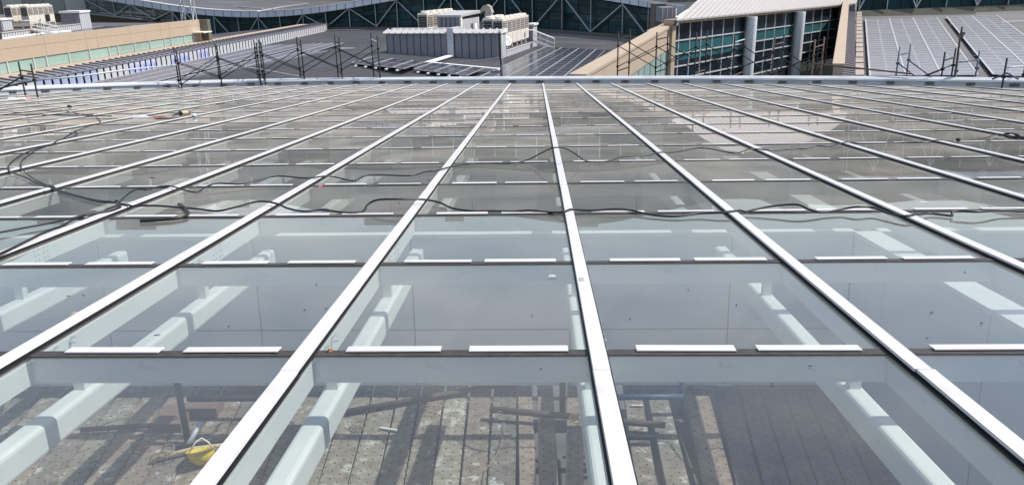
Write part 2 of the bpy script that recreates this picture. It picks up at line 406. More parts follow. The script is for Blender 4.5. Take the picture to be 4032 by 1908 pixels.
# white pressure bars on black gaskets, in lengths of three rows
shared = {}
for k in range(K0, K1 + 1):
    u = bar_u(k); ve = vedge(u) - .22; v = row_v(-2) - .3; i = 0
    while v < ve - .1:
        L_ = min(5.1277, ve - v)
        if v + L_ > .2:
            key = round(L_, 2)
            if key not in shared:
                c = MB().hexa([(-.043, .002, .021), (.043, .002, .021), (.043, L_ - .002, .021), (-.043, L_ - .002, .021),
                               (-.040, .002, .034), (.040, .002, .034), (.040, L_ - .002, .034), (-.040, L_ - .002, .034)]).mesh('cap', CAPW)
                gk = MB().box(-.037, .037, 0, L_, .0015, .0208).box(-.052, -.0375, 0, L_, .0012, .007).box(.0375, .052, 0, L_, .0012, .007).mesh('gasket', BLACK)
                shared[key] = (c, gk)
            c = inst('cap', shared[key][0], roof, (u + random.gauss(0, .0012), v, random.uniform(0, .0012)), (0, random.gauss(0, .008), random.gauss(0, .0006))); inst('gasket', shared[key][1], c)
        v += L_; i += 1
# row joints (brown sealant) and pairs of white clips
clip = MB().box(-.24, .24, -.028, .026, .0056, .0115, 1).hexa([(-.252, -.034, .0115), (.252, -.034, .0115), (.252, .036, .0115), (-.252, .036, .0115),
                  (-.250, -.033, .0165), (.250, -.033, .0165), (.250, .035, .0165), (-.250, .035, .0165)], 0).mesh('clip', [CAPW, BLACK])
clip_rest = MB(); clips = []
for j in range(-1, NROW):
    v = row_v(j)
    us = [bar_u(k) for k in range(K0, K1 + 1) if vedge(bar_u(k)) > v + .3]
    if len(us) < 2: continue
    jm = MB()
    for a, b in zip(us[:-1], us[1:]):
        if b - a > W * 1.5: continue
        jm.box(a + .054, b - .054, v - .050, v + .026, .0015, .0055)
        for off in (.46, 1.08):
            u = a + off + random.gauss(0, .012); x, y, z = proj_roof(u, v)
            ok = z > .3 and -300 < x < 4332 and y < 2200
            clips.append((z if ok else 1e3 + z, u, v + .0175))
    jm.build('joint_seal', SEAL, roof)
clips.sort()
for i, (z, u, v) in enumerate(clips):
    if i < 300: inst('clip', clip, roof, (u, v + random.gauss(0, .002), 0), (random.gauss(0, .02), 0, random.gauss(0, .008))).scale = (random.uniform(.95, 1.05), 1, 1)
    else: clip_rest.box(u - .25, u + .25, v - .034, v + .036, .008, .0165)
tag(clip_rest.build('clip_rest', CAPW, roof), kind='stuff')

# steel below: rafters under the bars, cross beams under the rows, box beams hung on stub posts
def rr_profile(w, h, r, z1):   # rounded box section ring in (x,z)
    pts = []
    for cx, cz, a0 in ((w / 2 - r, z1 - r, 0), (-w / 2 + r, z1 - r, 90), (-w / 2 + r, z1 - h + r, 180), (w / 2 - r, z1 - h + r, 270)):
        for a in (0, 30, 60, 90): pts.append((cx + r * math.cos(rad(a0 + a)), cz + r * math.sin(rad(a0 + a))))
    return pts
WEDGE_V = 8.0        # the first clad wall under the glass
CELLS = [(-2.6, 7.35), (9.45, 15.2), (17.1, 22.9), (24.8, 30.6)]
for k in range(K0, K1 + 1):
    u = bar_u(k); ve = vedge(u) - .3
    if ve < 2: continue
    MB().box(u - .035, u + .035, -2.8, ve, -.16, -.0130).build('rafter', STEELW, roof)
    for v0, v1 in CELLS:
        if v1 > ve - 1: continue
        vv = .5 * (v0 + v1); x, y, z = proj_roof(u, v1)
        if not (z > .3 and -700 < x < 4700): continue
        if abs(u - 3.4) < .30: continue
        ring = rr_profile(.125, .17, .028, -.39)
        MB().prism([(a, v0, b) for a, b in reversed(ring)], (0, v1 - v0, 0)).build('box_beam', STEELW, roof, loc=(u, 0, 0), smooth=False)
stub = MB().box(-.032, .032, -.032, .032, -.392, -.1605).mesh('stub_post', STEELW)
for k in range(K0, K1 + 1):
    u = bar_u(k)
    for j in range(-1, 8):
        v = row_v(j) + .43
        if not in_view(u, v, 500) or abs(u - 3.4) < .3: continue
        if any(a + .1 < v < b - .1 for a, b in CELLS): inst('stub_post', stub, roof, (u, v, 0))
xb = MB().box(.0355, W - .0355, -.035, .035, -.158, -.0132).mesh('cross_beam', STEELW); xr = MB(); nx = 0
cb = []
for k in range(K0, K1):
    for j in range(-1, NROW):
        u, v = bar_u(k), row_v(j)
        if min(vedge(u), vedge(u + W)) < v + .5: continue
        x, y, z = proj_roof(u + .7, v); cb.append((z if (z > .3 and -700 < x < 4700) else 1e3 + z, u, v))
cb.sort()
for i, (z, u, v) in enumerate(cb):
    if i < 240: inst('cross_beam', xb, roof, (u, v + .02, 0))
    else: xr.box(u + .0355, u + W - .0355, v - .015, v + .055, -.158, -.0132)
tag(xr.build('cross_beam_rest', STEELW, roof), kind='stuff')
bolt = MB()
for a in range(2):
    for b in range(3): bolt.box(.035, .040, -.012 + a * .05, .006 + a * .05, -.135 + b * .045, -.117 + b * .045)
boltm = bolt.mesh('bolt_group', GALV)
for k in range(K0, K1 + 1):
    u = bar_u(k)
    for j in range(-1, 7):
        v = row_v(j) + .43
        if not in_view(u, v, 300) or abs(u - 3.4) < .3: continue
        if j in (2, 5): inst('bolt_group', boltm, roof, (u, row_v(j) + .62, 0)); inst('bolt_group', boltm, roof, (u, row_v(j) + .74, 0))
# stainless toggles on rafters beside the near joints
tg = MB().tube([(0, 0, 0), (.018, 0, -.004), (.045, .006, -.006)], [.006, .009, .004], 6).tube([(.01, 0, 0), (.012, .01, .02), (.03, .02, .024)], .005, 5).mesh('toggle', GALV)
for k in (-1, 0, 1, 2):
    for j in (1, 2):
        for dv in (.17, .33): inst('toggle', tg, roof, (bar_u(k) + .035, row_v(j) + dv, -.055), (0, 0, random.uniform(-.4, .4)))

# rim: galvanised upstand with white coping, rail and dark clamps
rim_us = np.linspace(-27, 20, 64)
gut = thing('gutter', 'grey curved gutter upstand with white coping along the far rim of the glass roof', 'gutter', mtx=ROOF.copy())
inner, outer = [], []
for u in rim_us:
    v = vedge(u); d = (vedge(u + .1) - vedge(u - .1)) / .2; n = Vector((-d, 1, 0)).normalized()
    inner.append(Vector((u, v, 0))); outer.append(n)
f = MB(); cpg = MB(); rl = MB()
for i in range(len(inner) - 1):
    a, b, na, nb = inner[i], inner[i + 1], outer[i], outer[i + 1]
    def sec(o0, o1, z0, z1, mbx):
        mbx.hexa([a + na * o0 + Vector((0, 0, z0)), b + nb * o0 + Vector((0, 0, z0)), b + nb * o1 + Vector((0, 0, z0)), a + na * o1 + Vector((0, 0, z0)),
                  a + na * o0 + Vector((0, 0, z1)), b + nb * o0 + Vector((0, 0, z1)), b + nb * o1 + Vector((0, 0, z1)), a + na * o1 + Vector((0, 0, z1))])
    sec(.02, .06, -.4, .21, f); cpg.hexa([a - na * .03 + Vector((0, 0, .17)), b - nb * .03 + Vector((0, 0, .17)), b + nb * .3 + Vector((0, 0, .17)), a + na * .3 + Vector((0, 0, .17)),
              a - na * .03 + Vector((0, 0, .195)), b - nb * .03 + Vector((0, 0, .195)), b + nb * .3 + Vector((0, 0, .33)), a + na * .3 + Vector((0, 0, .33))])
f.build('upstand', GALV, gut); cpg.build('coping', COPM, gut)
MB().tube([p + n * .02 + Vector((0, 0, .232)) for p, n in zip(inner, outer)], .016, 6).build('rail', WHITEP, gut, smooth=True)
clampm = MB().box(-.15, .15, -.03, .018, .05, .15).box(-.12, -.03, -.055, -.03, .07, .14).box(.04, .13, -.05, -.03, .06, .12).box(-.015, .015, -.03, .02, .15, .17).mesh('clamp', CLAMPM)
u = -26.0
while u < 19.5:
    v = vedge(u); d = (vedge(u + .1) - vedge(u - .1)) / .2
    c = inst('clamp', clampm, gut, (u, v, 0), (0, 0, math.atan(d))); c.scale = (random.uniform(.85, 1.15), 1, random.uniform(.85, 1.1))
    u += 1.31 / math.sqrt(1 + d * d)

# the building under the glass: closing skirt, slab, clad walls with sunlit white copings
base = thing('atrium_base', 'grey walled building that carries the glass roof, seen below the glass', 'building', mtx=ROOF.copy())
sk = MB()
ring = [inner[i] + outer[i] * .05 for i in range(len(inner))] + [Vector((20.5, -3.2, 0)), Vector((-27.5, -3.2, 0))]
for i in range(len(ring)):
    a, b = ring[i], ring[(i + 1) % len(ring)]
    top = -.41 if i < len(ring) - 3 else -.25
    sk.poly([a + Vector((0, 0, -9)), b + Vector((0, 0, -9)), b + Vector((0, 0, top)), a + Vector((0, 0, top))])
sk.build('skirt_wall', CLAD, base)
MB().box(-26.5, 18.5, -3.1, 34, -3.05, -2.75).build('slab', SLAB, base)
def clad_run(name, label, p0, d, n, length, w_top, joints, w_joint, w_bot, cop_w):
    """panels along direction d from p0; face normal n towards the viewer; coping of width cop_w behind the face"""
    t = thing(name, label, 'wall', mtx=roof_mtx(p0)); d = Vector(d); n = Vector(n)
    def blk(mbx, s0, s1, w0, w1, t0, t1):
        pts = []
        for w in (w0, w1):
            q = [d * s0 + n * t0, d * s1 + n * t0, d * s1 + n * t1, d * s0 + n * t1]
            if d.cross(n).z < 0: q = q[::-1]
            pts += [Vector((p.x, p.y, w)) for p in q]
        mbx.hexa(pts); return mbx
    blk(MB(), 0, length, w_bot, w_top - .06, -.2, -.045).build('backing', BLACK, t)
    js = [0] + joints + [length]
    for a, b in zip(js[:-1], js[1:]):
        for w0, w1 in ((w_bot, w_joint - .008), (w_joint + .008, w_top - .045)):
            blk(MB(), a + .008, b - .008, w0, w1, -.04, 0).build('panel', CLAD, t)
    blk(MB(), -.01, length + .01, w_top - .04, w_top, -cop_w, .012).build('coping', STEELW, t)
    return t
PITCH = 1.72
jl = [-1.37 + PITCH * q for q in range(-13, 3)]
for wi, (wv, wb, lab) in enumerate(((8.0, -2.15, 'grey panel wall with white ledge facing the scaffold boards under the near glass'),
                                    (15.85, -2.4, 'second grey panel wall under the glass, behind the first ledge'),
                                    (23.55, -2.4, 'third grey panel wall under the middle of the glass roof'))):
    clad_run('clad_wall', lab, (-24.0, wv, 0), (1, 0, 0), (0, -1, 0), 27.34 + .0, -.40, [j + 24.0 for j in jl if j + 24 < 26.6], -1.487, wb, .25)
# wall on the right of the troughs: runs along v
clad_run('clad_wall', 'grey panel wall running lengthwise under the glass, right of the scaffold boards', (3.34, -2.6, 0), (0, 1, 0), (-1, 0, 0), 10.58, -.40, [1.2, 2.92, 4.64, 6.36, 8.08, 9.8], -1.487, -2.6, .25)
clad_run('clad_wall', 'lengthwise grey panel wall under the glass beyond the first cross ledge', (3.34, 8.28, 0), (0, 1, 0), (-1, 0, 0), 20, -.402, [1.72 * q for q in range(1, 12)], -1.487, -2.6, .25)
clad_run('clad_wall', 'grey cross wall with white ledge under the glass at the far right', (3.62, 8.0, 0), (1, 0, 0), (0, -1, 0), 14, -.405, [1.72 * q for q in range(1, 9)], -1.487, -2.6, .25)

# ------------------------------------------------------------------ scaffold boards and clutter under the near glass
DECKW = -2.42
def deckw(v): return DECKW + .0787 * (v - 6.4)      # the deck is level in the world
deckrot = Matrix.Rotation(TILT, 4, 'X')
def deck_mtx(u, v, dz=0, yaw=0): return Matrix.Translation(ROOF @ Vector((u, v, deckw(v) + dz))) @ Matrix.Rotation(yaw, 4, 'Z')
def plank_mesh(w, L_, h=.04):
    m_ = MB(); r = .006
    prof = [(-w / 2, -h), (w / 2, -h), (w / 2, -r), (w / 2 - r, 0), (-w / 2 + r, 0), (-w / 2, -r)]
    m_.prism([(a, -L_ / 2, b) for a, b in prof], (0, L_, 0)); return m_.mesh('scaffold_plank', PLANK)
def at_deck(x, y, dz=0.0):      # picture point -> point on the deck plane (world)
    p0 = ROOF @ Vector((0, 6.4, DECKW)); return hit(x, y, (0, 0, p0.z + dz), Vector((0, 0, 1)))
def xfar(xn, yv=-690.0, xv=2075.0): return xv + (xn - xv) * (1514 - yv) / (1908 - yv)
edges = [1366 - 116 * i for i in range(18, 0, -1)] + [1366, 1484, 1588, 1697, 1809, 1917, 2031]
M_SHARED = {}
WORDN = 'one two three four five six seven eight nine ten eleven twelve thirteen fourteen fifteen sixteen seventeen eighteen nineteen twenty twenty-one twenty-two twenty-three twenty-four twenty-five'.split()
lab_p = ['grey perforated steel scaffold board lying under the near glass', 'perforated scaffold board splashed with white paint under the near glass']
def add_plank(pn, pf, width, material, dz, label, group):
    a, b = at_deck(*pn, dz), at_deck(*pf, dz); d = b - a; L_ = d.length + 1.7; mid = (a + b) / 2 - d.normalized() * .35
    yaw = -math.atan2(d.x, d.y)
    key = (round(width, 2), round(L_, 1), material.name)
    if key not in M_SHARED:
        me = plank_mesh(round(width, 2), round(L_, 1)); me.materials.clear(); me.materials.append(material); M_SHARED[key] = me
    o = bpy.data.objects.new('scaffold_plank', M_SHARED[key]); COL.objects.link(o)
    o.matrix_world = Matrix.Translation(mid) @ Matrix.Rotation(yaw, 4, 'Z')
    return tag(o, label, 'scaffold board', group)
for i in range(len(edges) - 1):
    xn0, xn1 = edges[i], edges[i + 1]; xm = (xn0 + xn1) / 2
    w = (at_deck(xn1, 1908) - at_deck(xn0, 1908)).length - .012
    add_plank((xm, 1908), (xfar(xm), 1514), w, PLANK, random.uniform(-.012, .0), 'grey perforated board under the glass, number %s left of the narrow rust board' % WORDN[len(edges) - 2 - i], 'grey perforated boards under the glass')
add_plank((2078, 1908), (2066, 1514), .16, PLANKB, 0, 'narrow rust brown scaffold board left of the dark gap under the centre bar', None)
add_plank((2160, 1908), (2146, 1514), .18, PLANKB, 0, 'tan brown scaffold board between two dark gaps under the centre bar', None)
add_plank((2262, 1908), (2262, 1514), .17, PLANKB, -.01, 'rust brown paint-flecked scaffold board just left of the near box beam', None)
add_plank((2545, 1908), (2490, 1540), .20, PLANK, -.005, 'yellowish grey scaffold board just right of the near centre bar', None)
add_plank((2670, 1908), (2585, 1540), .22, PLANK, 0, 'grey scaffold board between the yellowish board and the wide brown board', None)
add_plank((2830, 1908), (2735, 1514), .27, PLANKB, .012, 'wide plain brown scaffold board right of the near centre bar', None)
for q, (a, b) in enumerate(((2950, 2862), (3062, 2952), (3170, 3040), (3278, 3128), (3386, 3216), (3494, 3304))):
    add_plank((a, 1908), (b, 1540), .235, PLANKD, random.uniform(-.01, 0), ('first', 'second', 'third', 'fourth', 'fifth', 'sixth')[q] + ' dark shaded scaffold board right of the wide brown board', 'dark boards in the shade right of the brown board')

def smooth_pts(pts, n=5):
    P = [Vector(p) for p in pts]; out_ = []
    for i in range(len(P) - 1):
        a, b, c, d = P[max(i - 1, 0)], P[i], P[i + 1], P[min(i + 2, len(P) - 1)]
        for k in range(n):
            t = k / n; out_.append(.5 * ((2 * b) + (c - a) * t + (2 * a - 5 * b + 4 * c - d) * t * t + (3 * b - a - 3 * c + d) * t ** 3))
    out_.append(P[-1]); return out_
def tube_thing(name, pts, r, material, label, cat, group=None, n=8):
    pts = [Vector(p) for p in pts]; b = pts[0].copy()
    o = MB().tube(pts, r, n).build(name, material, None, b, True, loc=b); return tag(o, label, cat, group)
D = at_deck
tube_thing('scaffold_tube', [D(1330, 1625, .05), D(2040, 1500, .05)], .032, PIPER, 'long brown scaffold tube lying slantwise across the boards under the near glass', 'scaffold tube')
tube_thing('scaffold_tube', [D(1930, 1610, .12), D(2278, 1640, .12)], .036, PIPER, 'short rusty scaffold tube tied with rope under the near centre bar', 'scaffold tube')
tube_thing('scaffold_tube', [D(2395, 1655, .10), D(2620, 1672, .10)], .034, PIPER, 'rusty tube stub right of the near centre bar', 'scaffold tube')
tube_thing('scaffold_tube', [D(2380, 1718, .08), D(2580, 1720, .08)], .030, PIPE, 'dark tube stub below the rusty stub right of the centre bar', 'scaffold tube')
tube_thing('scaffold_tube', [D(2420, 1562, .3), D(2690, 1560, .3)], .032, PIPEB, 'blue grey scaffold tube with paint marks level across the boards', 'scaffold tube')
p0 = D(2215, 1625); tube_thing('scaffold_post', [p0, p0 + Vector((0, 0, .5))], .034, PIPE, 'dark upright scaffold post left of the near centre bar under the glass', 'scaffold post')
p0 = D(2680, 1628); tube_thing('scaffold_post', [p0, p0 + Vector((0, 0, .48))], .034, PIPEB, 'blue grey upright scaffold post beside the wide brown board', 'scaffold post')
p0 = D(742, 1745); tube_thing('scaffold_post', [p0, p0 + Vector((-.03, .04, .75))], .036, PIPE, 'dark upright scaffold post beside the brown blocks and yellow helmet', 'scaffold post')
p0 = D(740, 1748, .03); tube_thing('prop_tube', [p0, p0 + Vector((.06, .22, .12))], .026, GALV, 'short shiny galvanised prop at the foot of the dark post', 'tube')
tube_thing('scaffold_tube', [D(740, 1568, .25), D(1010, 1566, .25)], .036, PIPE, 'dark horizontal scaffold tube with white tape behind the brown blocks', 'scaffold tube')
tube_thing('scaffold_tube', [D(690, 1765, .05), D(900, 1728, .05)], .03, PIPE, 'dark tube behind the yellow helmet', 'scaffold tube')
tube_thing('bamboo_pole', [D(600, 1806, .05), D(760, 1765, .06), D(1000, 1735, .05)], [.024, .023, .019], WOOD, 'pale bamboo pole lying under the yellow helmet', 'pole')
tube_thing('scaffold_tube', [D(320, 1690, .05), D(620, 1672, .05)], .028, PIPE, 'dark tube lying across the boards left of the brown blocks', 'scaffold tube')
def block(name, x, y, sx, sy, sz, yaw, material, label):
    p = D(x, y); mb = MB().box(-sx / 2, sx / 2, -sy / 2, sy / 2, .0, sz); o = mb.build(name, material, None, mtx=Matrix.Translation(p) @ Matrix.Rotation(yaw, 4, 'Z')); return tag(o, label, 'block')
block('board_offcut', 690, 1662, .30, .42, .11, .05, TANB, 'rust brown steel block left of the dark post')
block('board_offcut', 820, 1625, .27, .22, .11, .02, TANB, 'rust brown steel block right of the dark post')
block('board_offcut', 990, 1528, .26, .2, .09, .0, TANB, 'small rust brown block at the back beside the near bar')
def coil(n_, cx, cy, r, dz, label):
    c = D(cx, cy, dz); pts = []; rnd = random.Random(cx); ph = rnd.uniform(0, 6)
    for i in range(n_):
        t = i * .62 + ph; rr = r * (.62 + .38 * math.sin(i * .23 + ph)); k = r * .45
        pts.append(c + Vector((rr * math.cos(t) + k * math.sin(i * .11), .75 * rr * math.sin(t) + k * math.cos(i * .17 + ph), .012 + .03 * (.5 + .5 * math.sin(i * .9)))))
    return tube_thing('rope_tangle', smooth_pts(pts, 3), .0055, ROPE, label, 'rope', n=5)
coil(34, 640, 1790, .13, .05, 'tangle of tan rope around the end of the bamboo pole')
coil(20, 1395, 1690, .09, .02, 'loose coil of tan rope on the paint-splashed boards')
coil(24, 1700, 1612, .12, .02, 'dark loop of rope on the shaded boards')
coil(30, 2255, 1655, .11, .10, 'rope lashed round the right end of the rusty tube')
coil(22, 1965, 1625, .07, .10, 'rope and clamp tied at the left end of the rusty tube')
tube_thing('rope', [D(1985, 1660, .03), D(1980, 1720, .02), D(1955, 1790, .02), D(1910, 1850, .02), D(1900, 1908, .02)], .005, ROPE, 'thin tan rope trailing down the boards below the rusty tube', 'rope')
for (x, y, sx, sy, lab) in ((1530, 1690, .2, .03, 'white rag strip on the boards beside the rope coil'), (2025, 1715, .035, .07, 'small white plastic cap on the rust brown board'), (2510, 1598, .13, .03, 'white strip of tape below the blue grey tube'), (2060, 1540, .02, .02, 'tiny white chip beside the dark gap')):
    b = D(x, y, .006); o = MB().hexa([(-sx / 2, -sy / 2, 0), (sx / 2, -sy * .3, 0), (sx / 2, sy / 2, 0), (-sx / 2, sy * .3, 0), (-sx / 2, -sy / 2, .012), (sx / 2, -sy * .3, .02), (sx / 2, sy / 2, .02), (-sx / 2, sy * .3, .012)]).build('litter', WHITEP, None, loc=b, mtx=None)
    o.location = b; o.rotation_euler = (0, 0, random.uniform(-.4, .4)); tag(o, lab, 'litter')

# yellow safety helmet lying tilted on the boards
hp = D(792, 1772, .13)
hm = thing('safety_helmet', 'yellow safety helmet with white strap lying upside down on the boards', 'helmet', mtx=Matrix.Translation(hp) @ Matrix.Rotation(rad(25), 4, 'Z') @ Matrix.Rotation(rad(155), 4, 'X') @ Matrix.Scale(1.1, 4))
def dome(a, b):
    t = 2 * math.pi * a; ph = b * math.pi / 2
    r = math.cos(ph) ** .8; return (.115 * r * math.cos(t), .145 * r * math.sin(t), .125 * math.sin(ph))
MB().grid(dome, 24, 10).build('shell', HELM, hm, smooth=True)
def brim(a, b):
    t = 2 * math.pi * a; e = 1 + b * (.12 + .28 * max(0, math.sin(t)) ** 2); return (.115 * e * math.cos(t), .145 * e * math.sin(t), -.012 * b)
MB().grid(brim, 28, 2).build('brim', HELM, hm, smooth=True)
for s in (-.5, 0, .5): MB().tube([(.05 * s, -.14 + .28 * q / 8, .004 + .128 * math.sin(math.pi * q / 8) ** .7) for q in range(9)], .007, 6).build('ridge', HELM, hm, smooth=True)
MB().grid(lambda a, b: ((.09 + .012 * b) * math.cos(2 * math.pi * a), (.12 + .012 * b) * math.sin(2 * math.pi * a), .01 + .025 * b), 20, 1).build('headband', WHITEP, hm)
MB().tube([(.1, .02, 0), (.07, .03, -.06), (.02, .03, -.11), (-.04, .02, -.08), (-.1, .0, 0)], .008, 5).build('strap', WHITEP, hm, smooth=True)

# ------------------------------------------------------------------ cables and litter lying on the glass
def r4(q): return (q[0] * .7826, 300 + q[1] * .7826)
def r5(q): return (2016 + q[0] * .7826, 300 + q[1] * .7826)
def r6(q): return (q[0] * .3494, 320 + q[1] * .3494)
def cable(pts, r, label, lift=.05, group=None):
    q = []
    for i, p in enumerate(pts):
        h = p[2] if len(p) > 2 else lift
        v = roofpt(p[0], p[1], h); q.append(v)
    q = smooth_pts(q); q = [Vector((p.x, p.y, max(p.z, r + .004))) for p in q]
    for p in q:       # ride over the bars
        k = round((p.x - U0) / W)
        if abs(p.x - bar_u(k)) < .07: p.z = max(p.z, .036 + r)
    return roof_thing_mesh(MB().tube(q, r, 7), 'cable', CABLE, q[0], label, 'cable', group, True)
A = [r4(p) for p in ((600, 648), (640, 655), (700, 651), (800, 652), (900, 660), (1000, 668), (1090, 678), (1180, 660), (1300, 630), (1390, 640), (1450, 665), (1530, 680), (1620, 672), (1700, 682), (1770, 688), (1830, 675), (1850, 645), (1900, 622), (2000, 618), (2130, 620), (2210, 635), (2280, 665), (2380, 678), (2480, 678))]
A += [r5(p) for p in ((0, 680), (90, 675), (180, 683), (255, 685), (300, 672), (400, 675), (520, 668), (600, 675), (700, 697), (820, 705), (950, 690), (1070, 685), (1170, 680), (1300, 655), (1430, 645), (1500, 672), (1570, 684), (1660, 668), (1740, 657), (1820, 662), (1900, 690), (1990, 705), (2090, 690), (2207, 704), (2214, 685), (2250, 678), (2350, 682), (2450, 675), (2600, 681))]
LA = [.03, .03, .04, .04, .03, .02, .03, .05, .08, .06, .03, .02, .02, .02, .02, .03, .06, .10, .11, .08, .05, .03, .02, .02, .02, .03, .02, .04, .04, .03, .04, .03, .02, .02, .03, .04, .03, .06, .08, .05, .03, .04, .06, .05, .04, .04, .02, .01, .04, .05, .05, .04, .03]
cable([(*a, l) for a, l in zip(A, LA)], .0105, 'thick black cable snaking across the glass nearest the camera')
B = [r4(p) for p in ((604, 645), (612, 620), (680, 570), (740, 570), (810, 553), (870, 555), (930, 573), (990, 583), (1040, 555), (1100, 538), (1210, 543), (1300, 522), (1400, 502), (1540, 513), (1640, 502), (1700, 510), (1780, 526), (1840, 500), (1930, 497), (2070, 500), (2140, 480), (2190, 476), (2270, 455), (2350, 445), (2450, 438))]
B += [r5(p) for p in ((0, 438), (80, 420), (140, 390), (205, 361), (260, 362), (310, 385), (370, 425), (430, 432), (500, 423), (560, 405), (680, 400), (740, 383), (820, 382), (930, 362), (1000, 366), (1120, 387), (1190, 368), (1240, 366), (1300, 376), (1420, 366), (1480, 365), (1530, 350), (1600, 353), (1680, 332), (1750, 337), (1900, 336), (2050, 328), (2140, 322), (2240, 322), (2330, 318), (2400, 305), (2430, 295), (2500, 300), (2600, 306))]
LB = [.03, .04, .08, .08, .07, .06, .04, .03, .05, .06, .04, .06, .08, .05, .06, .03, .02, .05, .05, .04, .05, .05, .05, .03, .03, .03, .06, .15, .26, .26, .16, .04, .02, .03, .05, .04, .05, .04, .08, .07, .03, .05, .05, .03, .03, .03, .06, .05, .06, .04, .03, .04, .04, .03, .03, .05, .06, .05, .05]
cable([(*a, l) for a, l in zip(B, LB)], .0088, 'thinner black cable crossing the glass beyond the thick one, arching over the middle bar')
cable([r6(p) for p in ((560, 1190), (430, 1150), (250, 1070), (140, 1030), (95, 1000), (95, 960), (130, 910), (220, 840), (330, 790), (500, 735), (590, 705), (690, 660), (780, 600), (850, 565), (960, 520), (1110, 480), (1130, 455), (1110, 420), (1050, 385), (960, 380), (830, 355), (710, 338), (600, 345), (510, 330), (400, 335), (250, 350), (-40, 362))], .011, 'black cable looping up the left side of the glass to the far bars', .03)
cable([r6(p) for p in ((560, 1186), (400, 1110), (300, 1040), (240, 980), (235, 920), (280, 860), (400, 780), (560, 725), (640, 680), (760, 645), (870, 600), (862, 575), (845, 562))], .009, 'thin black cable beside the left looping cable', .03)
cable([r6(p) for p in ((-40, 383), (120, 381), (250, 378), (450, 372), (520, 380), (740, 384), (960, 388), (1100, 390), (1260, 392))], .012, 'short straight black cable on the glass at the far left', .04)
cable([r4(p) for p in ((232, 553), (300, 575), (380, 600), (470, 622), (540, 632), (590, 628), (606, 648))], .013, 'twin black cable joining the left loop to the knot', .025)
cable([r4(p) for p in ((228, 557), (300, 580), (400, 608), (500, 632), (575, 636), (602, 652))], .010, 'thin black cable alongside the twin cable at the knot', .02)
cable([r4(p) for p in ((606, 655), (540, 675), (440, 695), (370, 712), (250, 738), (120, 762), (-30, 790))], .0105, 'black cable running from the knot to the left edge, upper strand', .03)
cable([r4(p) for p in ((608, 660), (560, 678), (480, 692), (400, 708), (300, 757), (200, 800), (80, 860), (-40, 915))], .0105, 'black cable running from the knot to the lower left corner', .04)
cable([r4(p) for p in ((900, 643), (920, 655), (937, 672), (946, 690), (930, 705), (880, 715), (790, 722), (705, 727))], .016, 'loose hooked end of thick black cable lying beside the knot', .02)
lp = roofpt(*r5((2513, 300)), .06)
roof_thing_mesh(MB().tube([lp + Vector((.13 * math.cos(t * .35), .25 * math.sin(t * .35), .02 * math.sin(t))) for t in range(38)], .012, 6), 'cable_loop', CABLE, lp, 'small ring of black cable at the right end of the thin cable', 'cable', None, True)
lp = roofpt(*r5((2245, 320)), .05)
roof_thing_mesh(MB().lathe([(.0, -.03), (.03, -.02), (.035, .02), (.0, .03)], lp, 8), 'plug', BLACK, lp, 'small black plug on the thin cable at the right', 'plug')

# sealant gun and small things on the far left glass
a, b = roofpt(*r6((2030, 362)), .05), roofpt(*r6((2120, 352)), .05)
cg = thing('caulking_gun', 'caulking gun with yellow tube lying on the glass at the far left', 'caulking gun', mtx=roof_mtx(a)); d = b - a
MB().tube([Vector((0, 0, 0)), d], .055, 10).build('cartridge', mat('cream_tube', (.46, .39, .24), .6), cg, smooth=True)
MB().tube([-d * .02, d * .06], .064, 10).build('collar', BLACK, cg); MB().tube([d * .96, d * 1.04], .064, 10).build('end_cap', BLACK, cg)
MB().tube([Vector((0, 0, 0)), -d * .35 + Vector((0, -.05, -.01)), -d * .75 + Vector((0, -.1, -.03))], [.03, .025, .015], 6).build('handle', BLACK, cg)
def small(name, pxy, size, material, label, cat, h=.03, yaw=0):
    p = roofpt(*pxy, .004); s = size
    mb = MB().hexa([(-s[0], -s[1], 0), (s[0], -s[1] * .6, 0), (s[0] * .8, s[1], 0), (-s[0] * .9, s[1] * .8, 0), (-s[0] * .8, -s[1] * .6, h), (s[0] * .7, -s[1] * .4, h * .7), (s[0] * .6, s[1] * .7, h * .8), (-s[0] * .7, s[1] * .5, h)])
    o = mb.build(name, material, None, mtx=roof_mtx(p) @ Matrix.Rotation(yaw, 4, 'Z')); return tag(o, label, cat)
pb = roofpt(*r6((2192, 405)), 0.01); roof_thing_mesh(MB().lathe([(.0, 0), (.05, .01), (.065, .04), (.05, .07), (.03, .09), (0, .08)], pb, 9), 'plastic_bag', PLAST, pb, 'crumpled clear plastic bag beside a bar near the caulking gun', 'bag', None, True)
small('sealant_tube', r6((1590, 411)), (.22, .06), WHITEP, 'white sealant tube on the glass left of the caulking gun', 'tube', .06)
small('screwdriver', r6((1805, 410)), (.20, .04), REDP, 'red handled tool on the glass near the caulking gun', 'tool', .04)
small('scraper', r6((1880, 424)), (.3, .03), BLACK, 'thin black scraper lying next to the red tool', 'tool', .02)
small('hand_tool', r6((205, 206)), (.38, .12), WHITEP, 'white hand tool by the gutter at the far left', 'tool', .08)
small('glove', r6((275, 204)), (.2, .12), PINK, 'dark red glove beside the white hand tool', 'glove', .07)
small('pebble', r6((785, 293)), (.05, .06), BLACK, 'round black scrap on the far left glass', 'scrap', .07)
small('stick', r6((2520, 258)), (.3, .04), BLACK, 'thin dark stick on the far glass', 'stick', .02)
small('dry_leaf', (322, 1238), (.06, .014), LEAFD, 'pale dry leaf against the near left bar', 'leaf', .02, .4)
small('dry_leaf', (1300, 1384), (.014, .009), ORANGE, 'orange dry leaf by the near row joint left of centre', 'leaf', .02, .9)
small('sticker', (2290, 1099), (.018, .05), FRAMEG, 'small grey label stuck on the middle bar', 'sticker', .002, 0)
bpy.data.objects['sticker'].location = ROOF @ (roofpt(2290, 1099, .036))
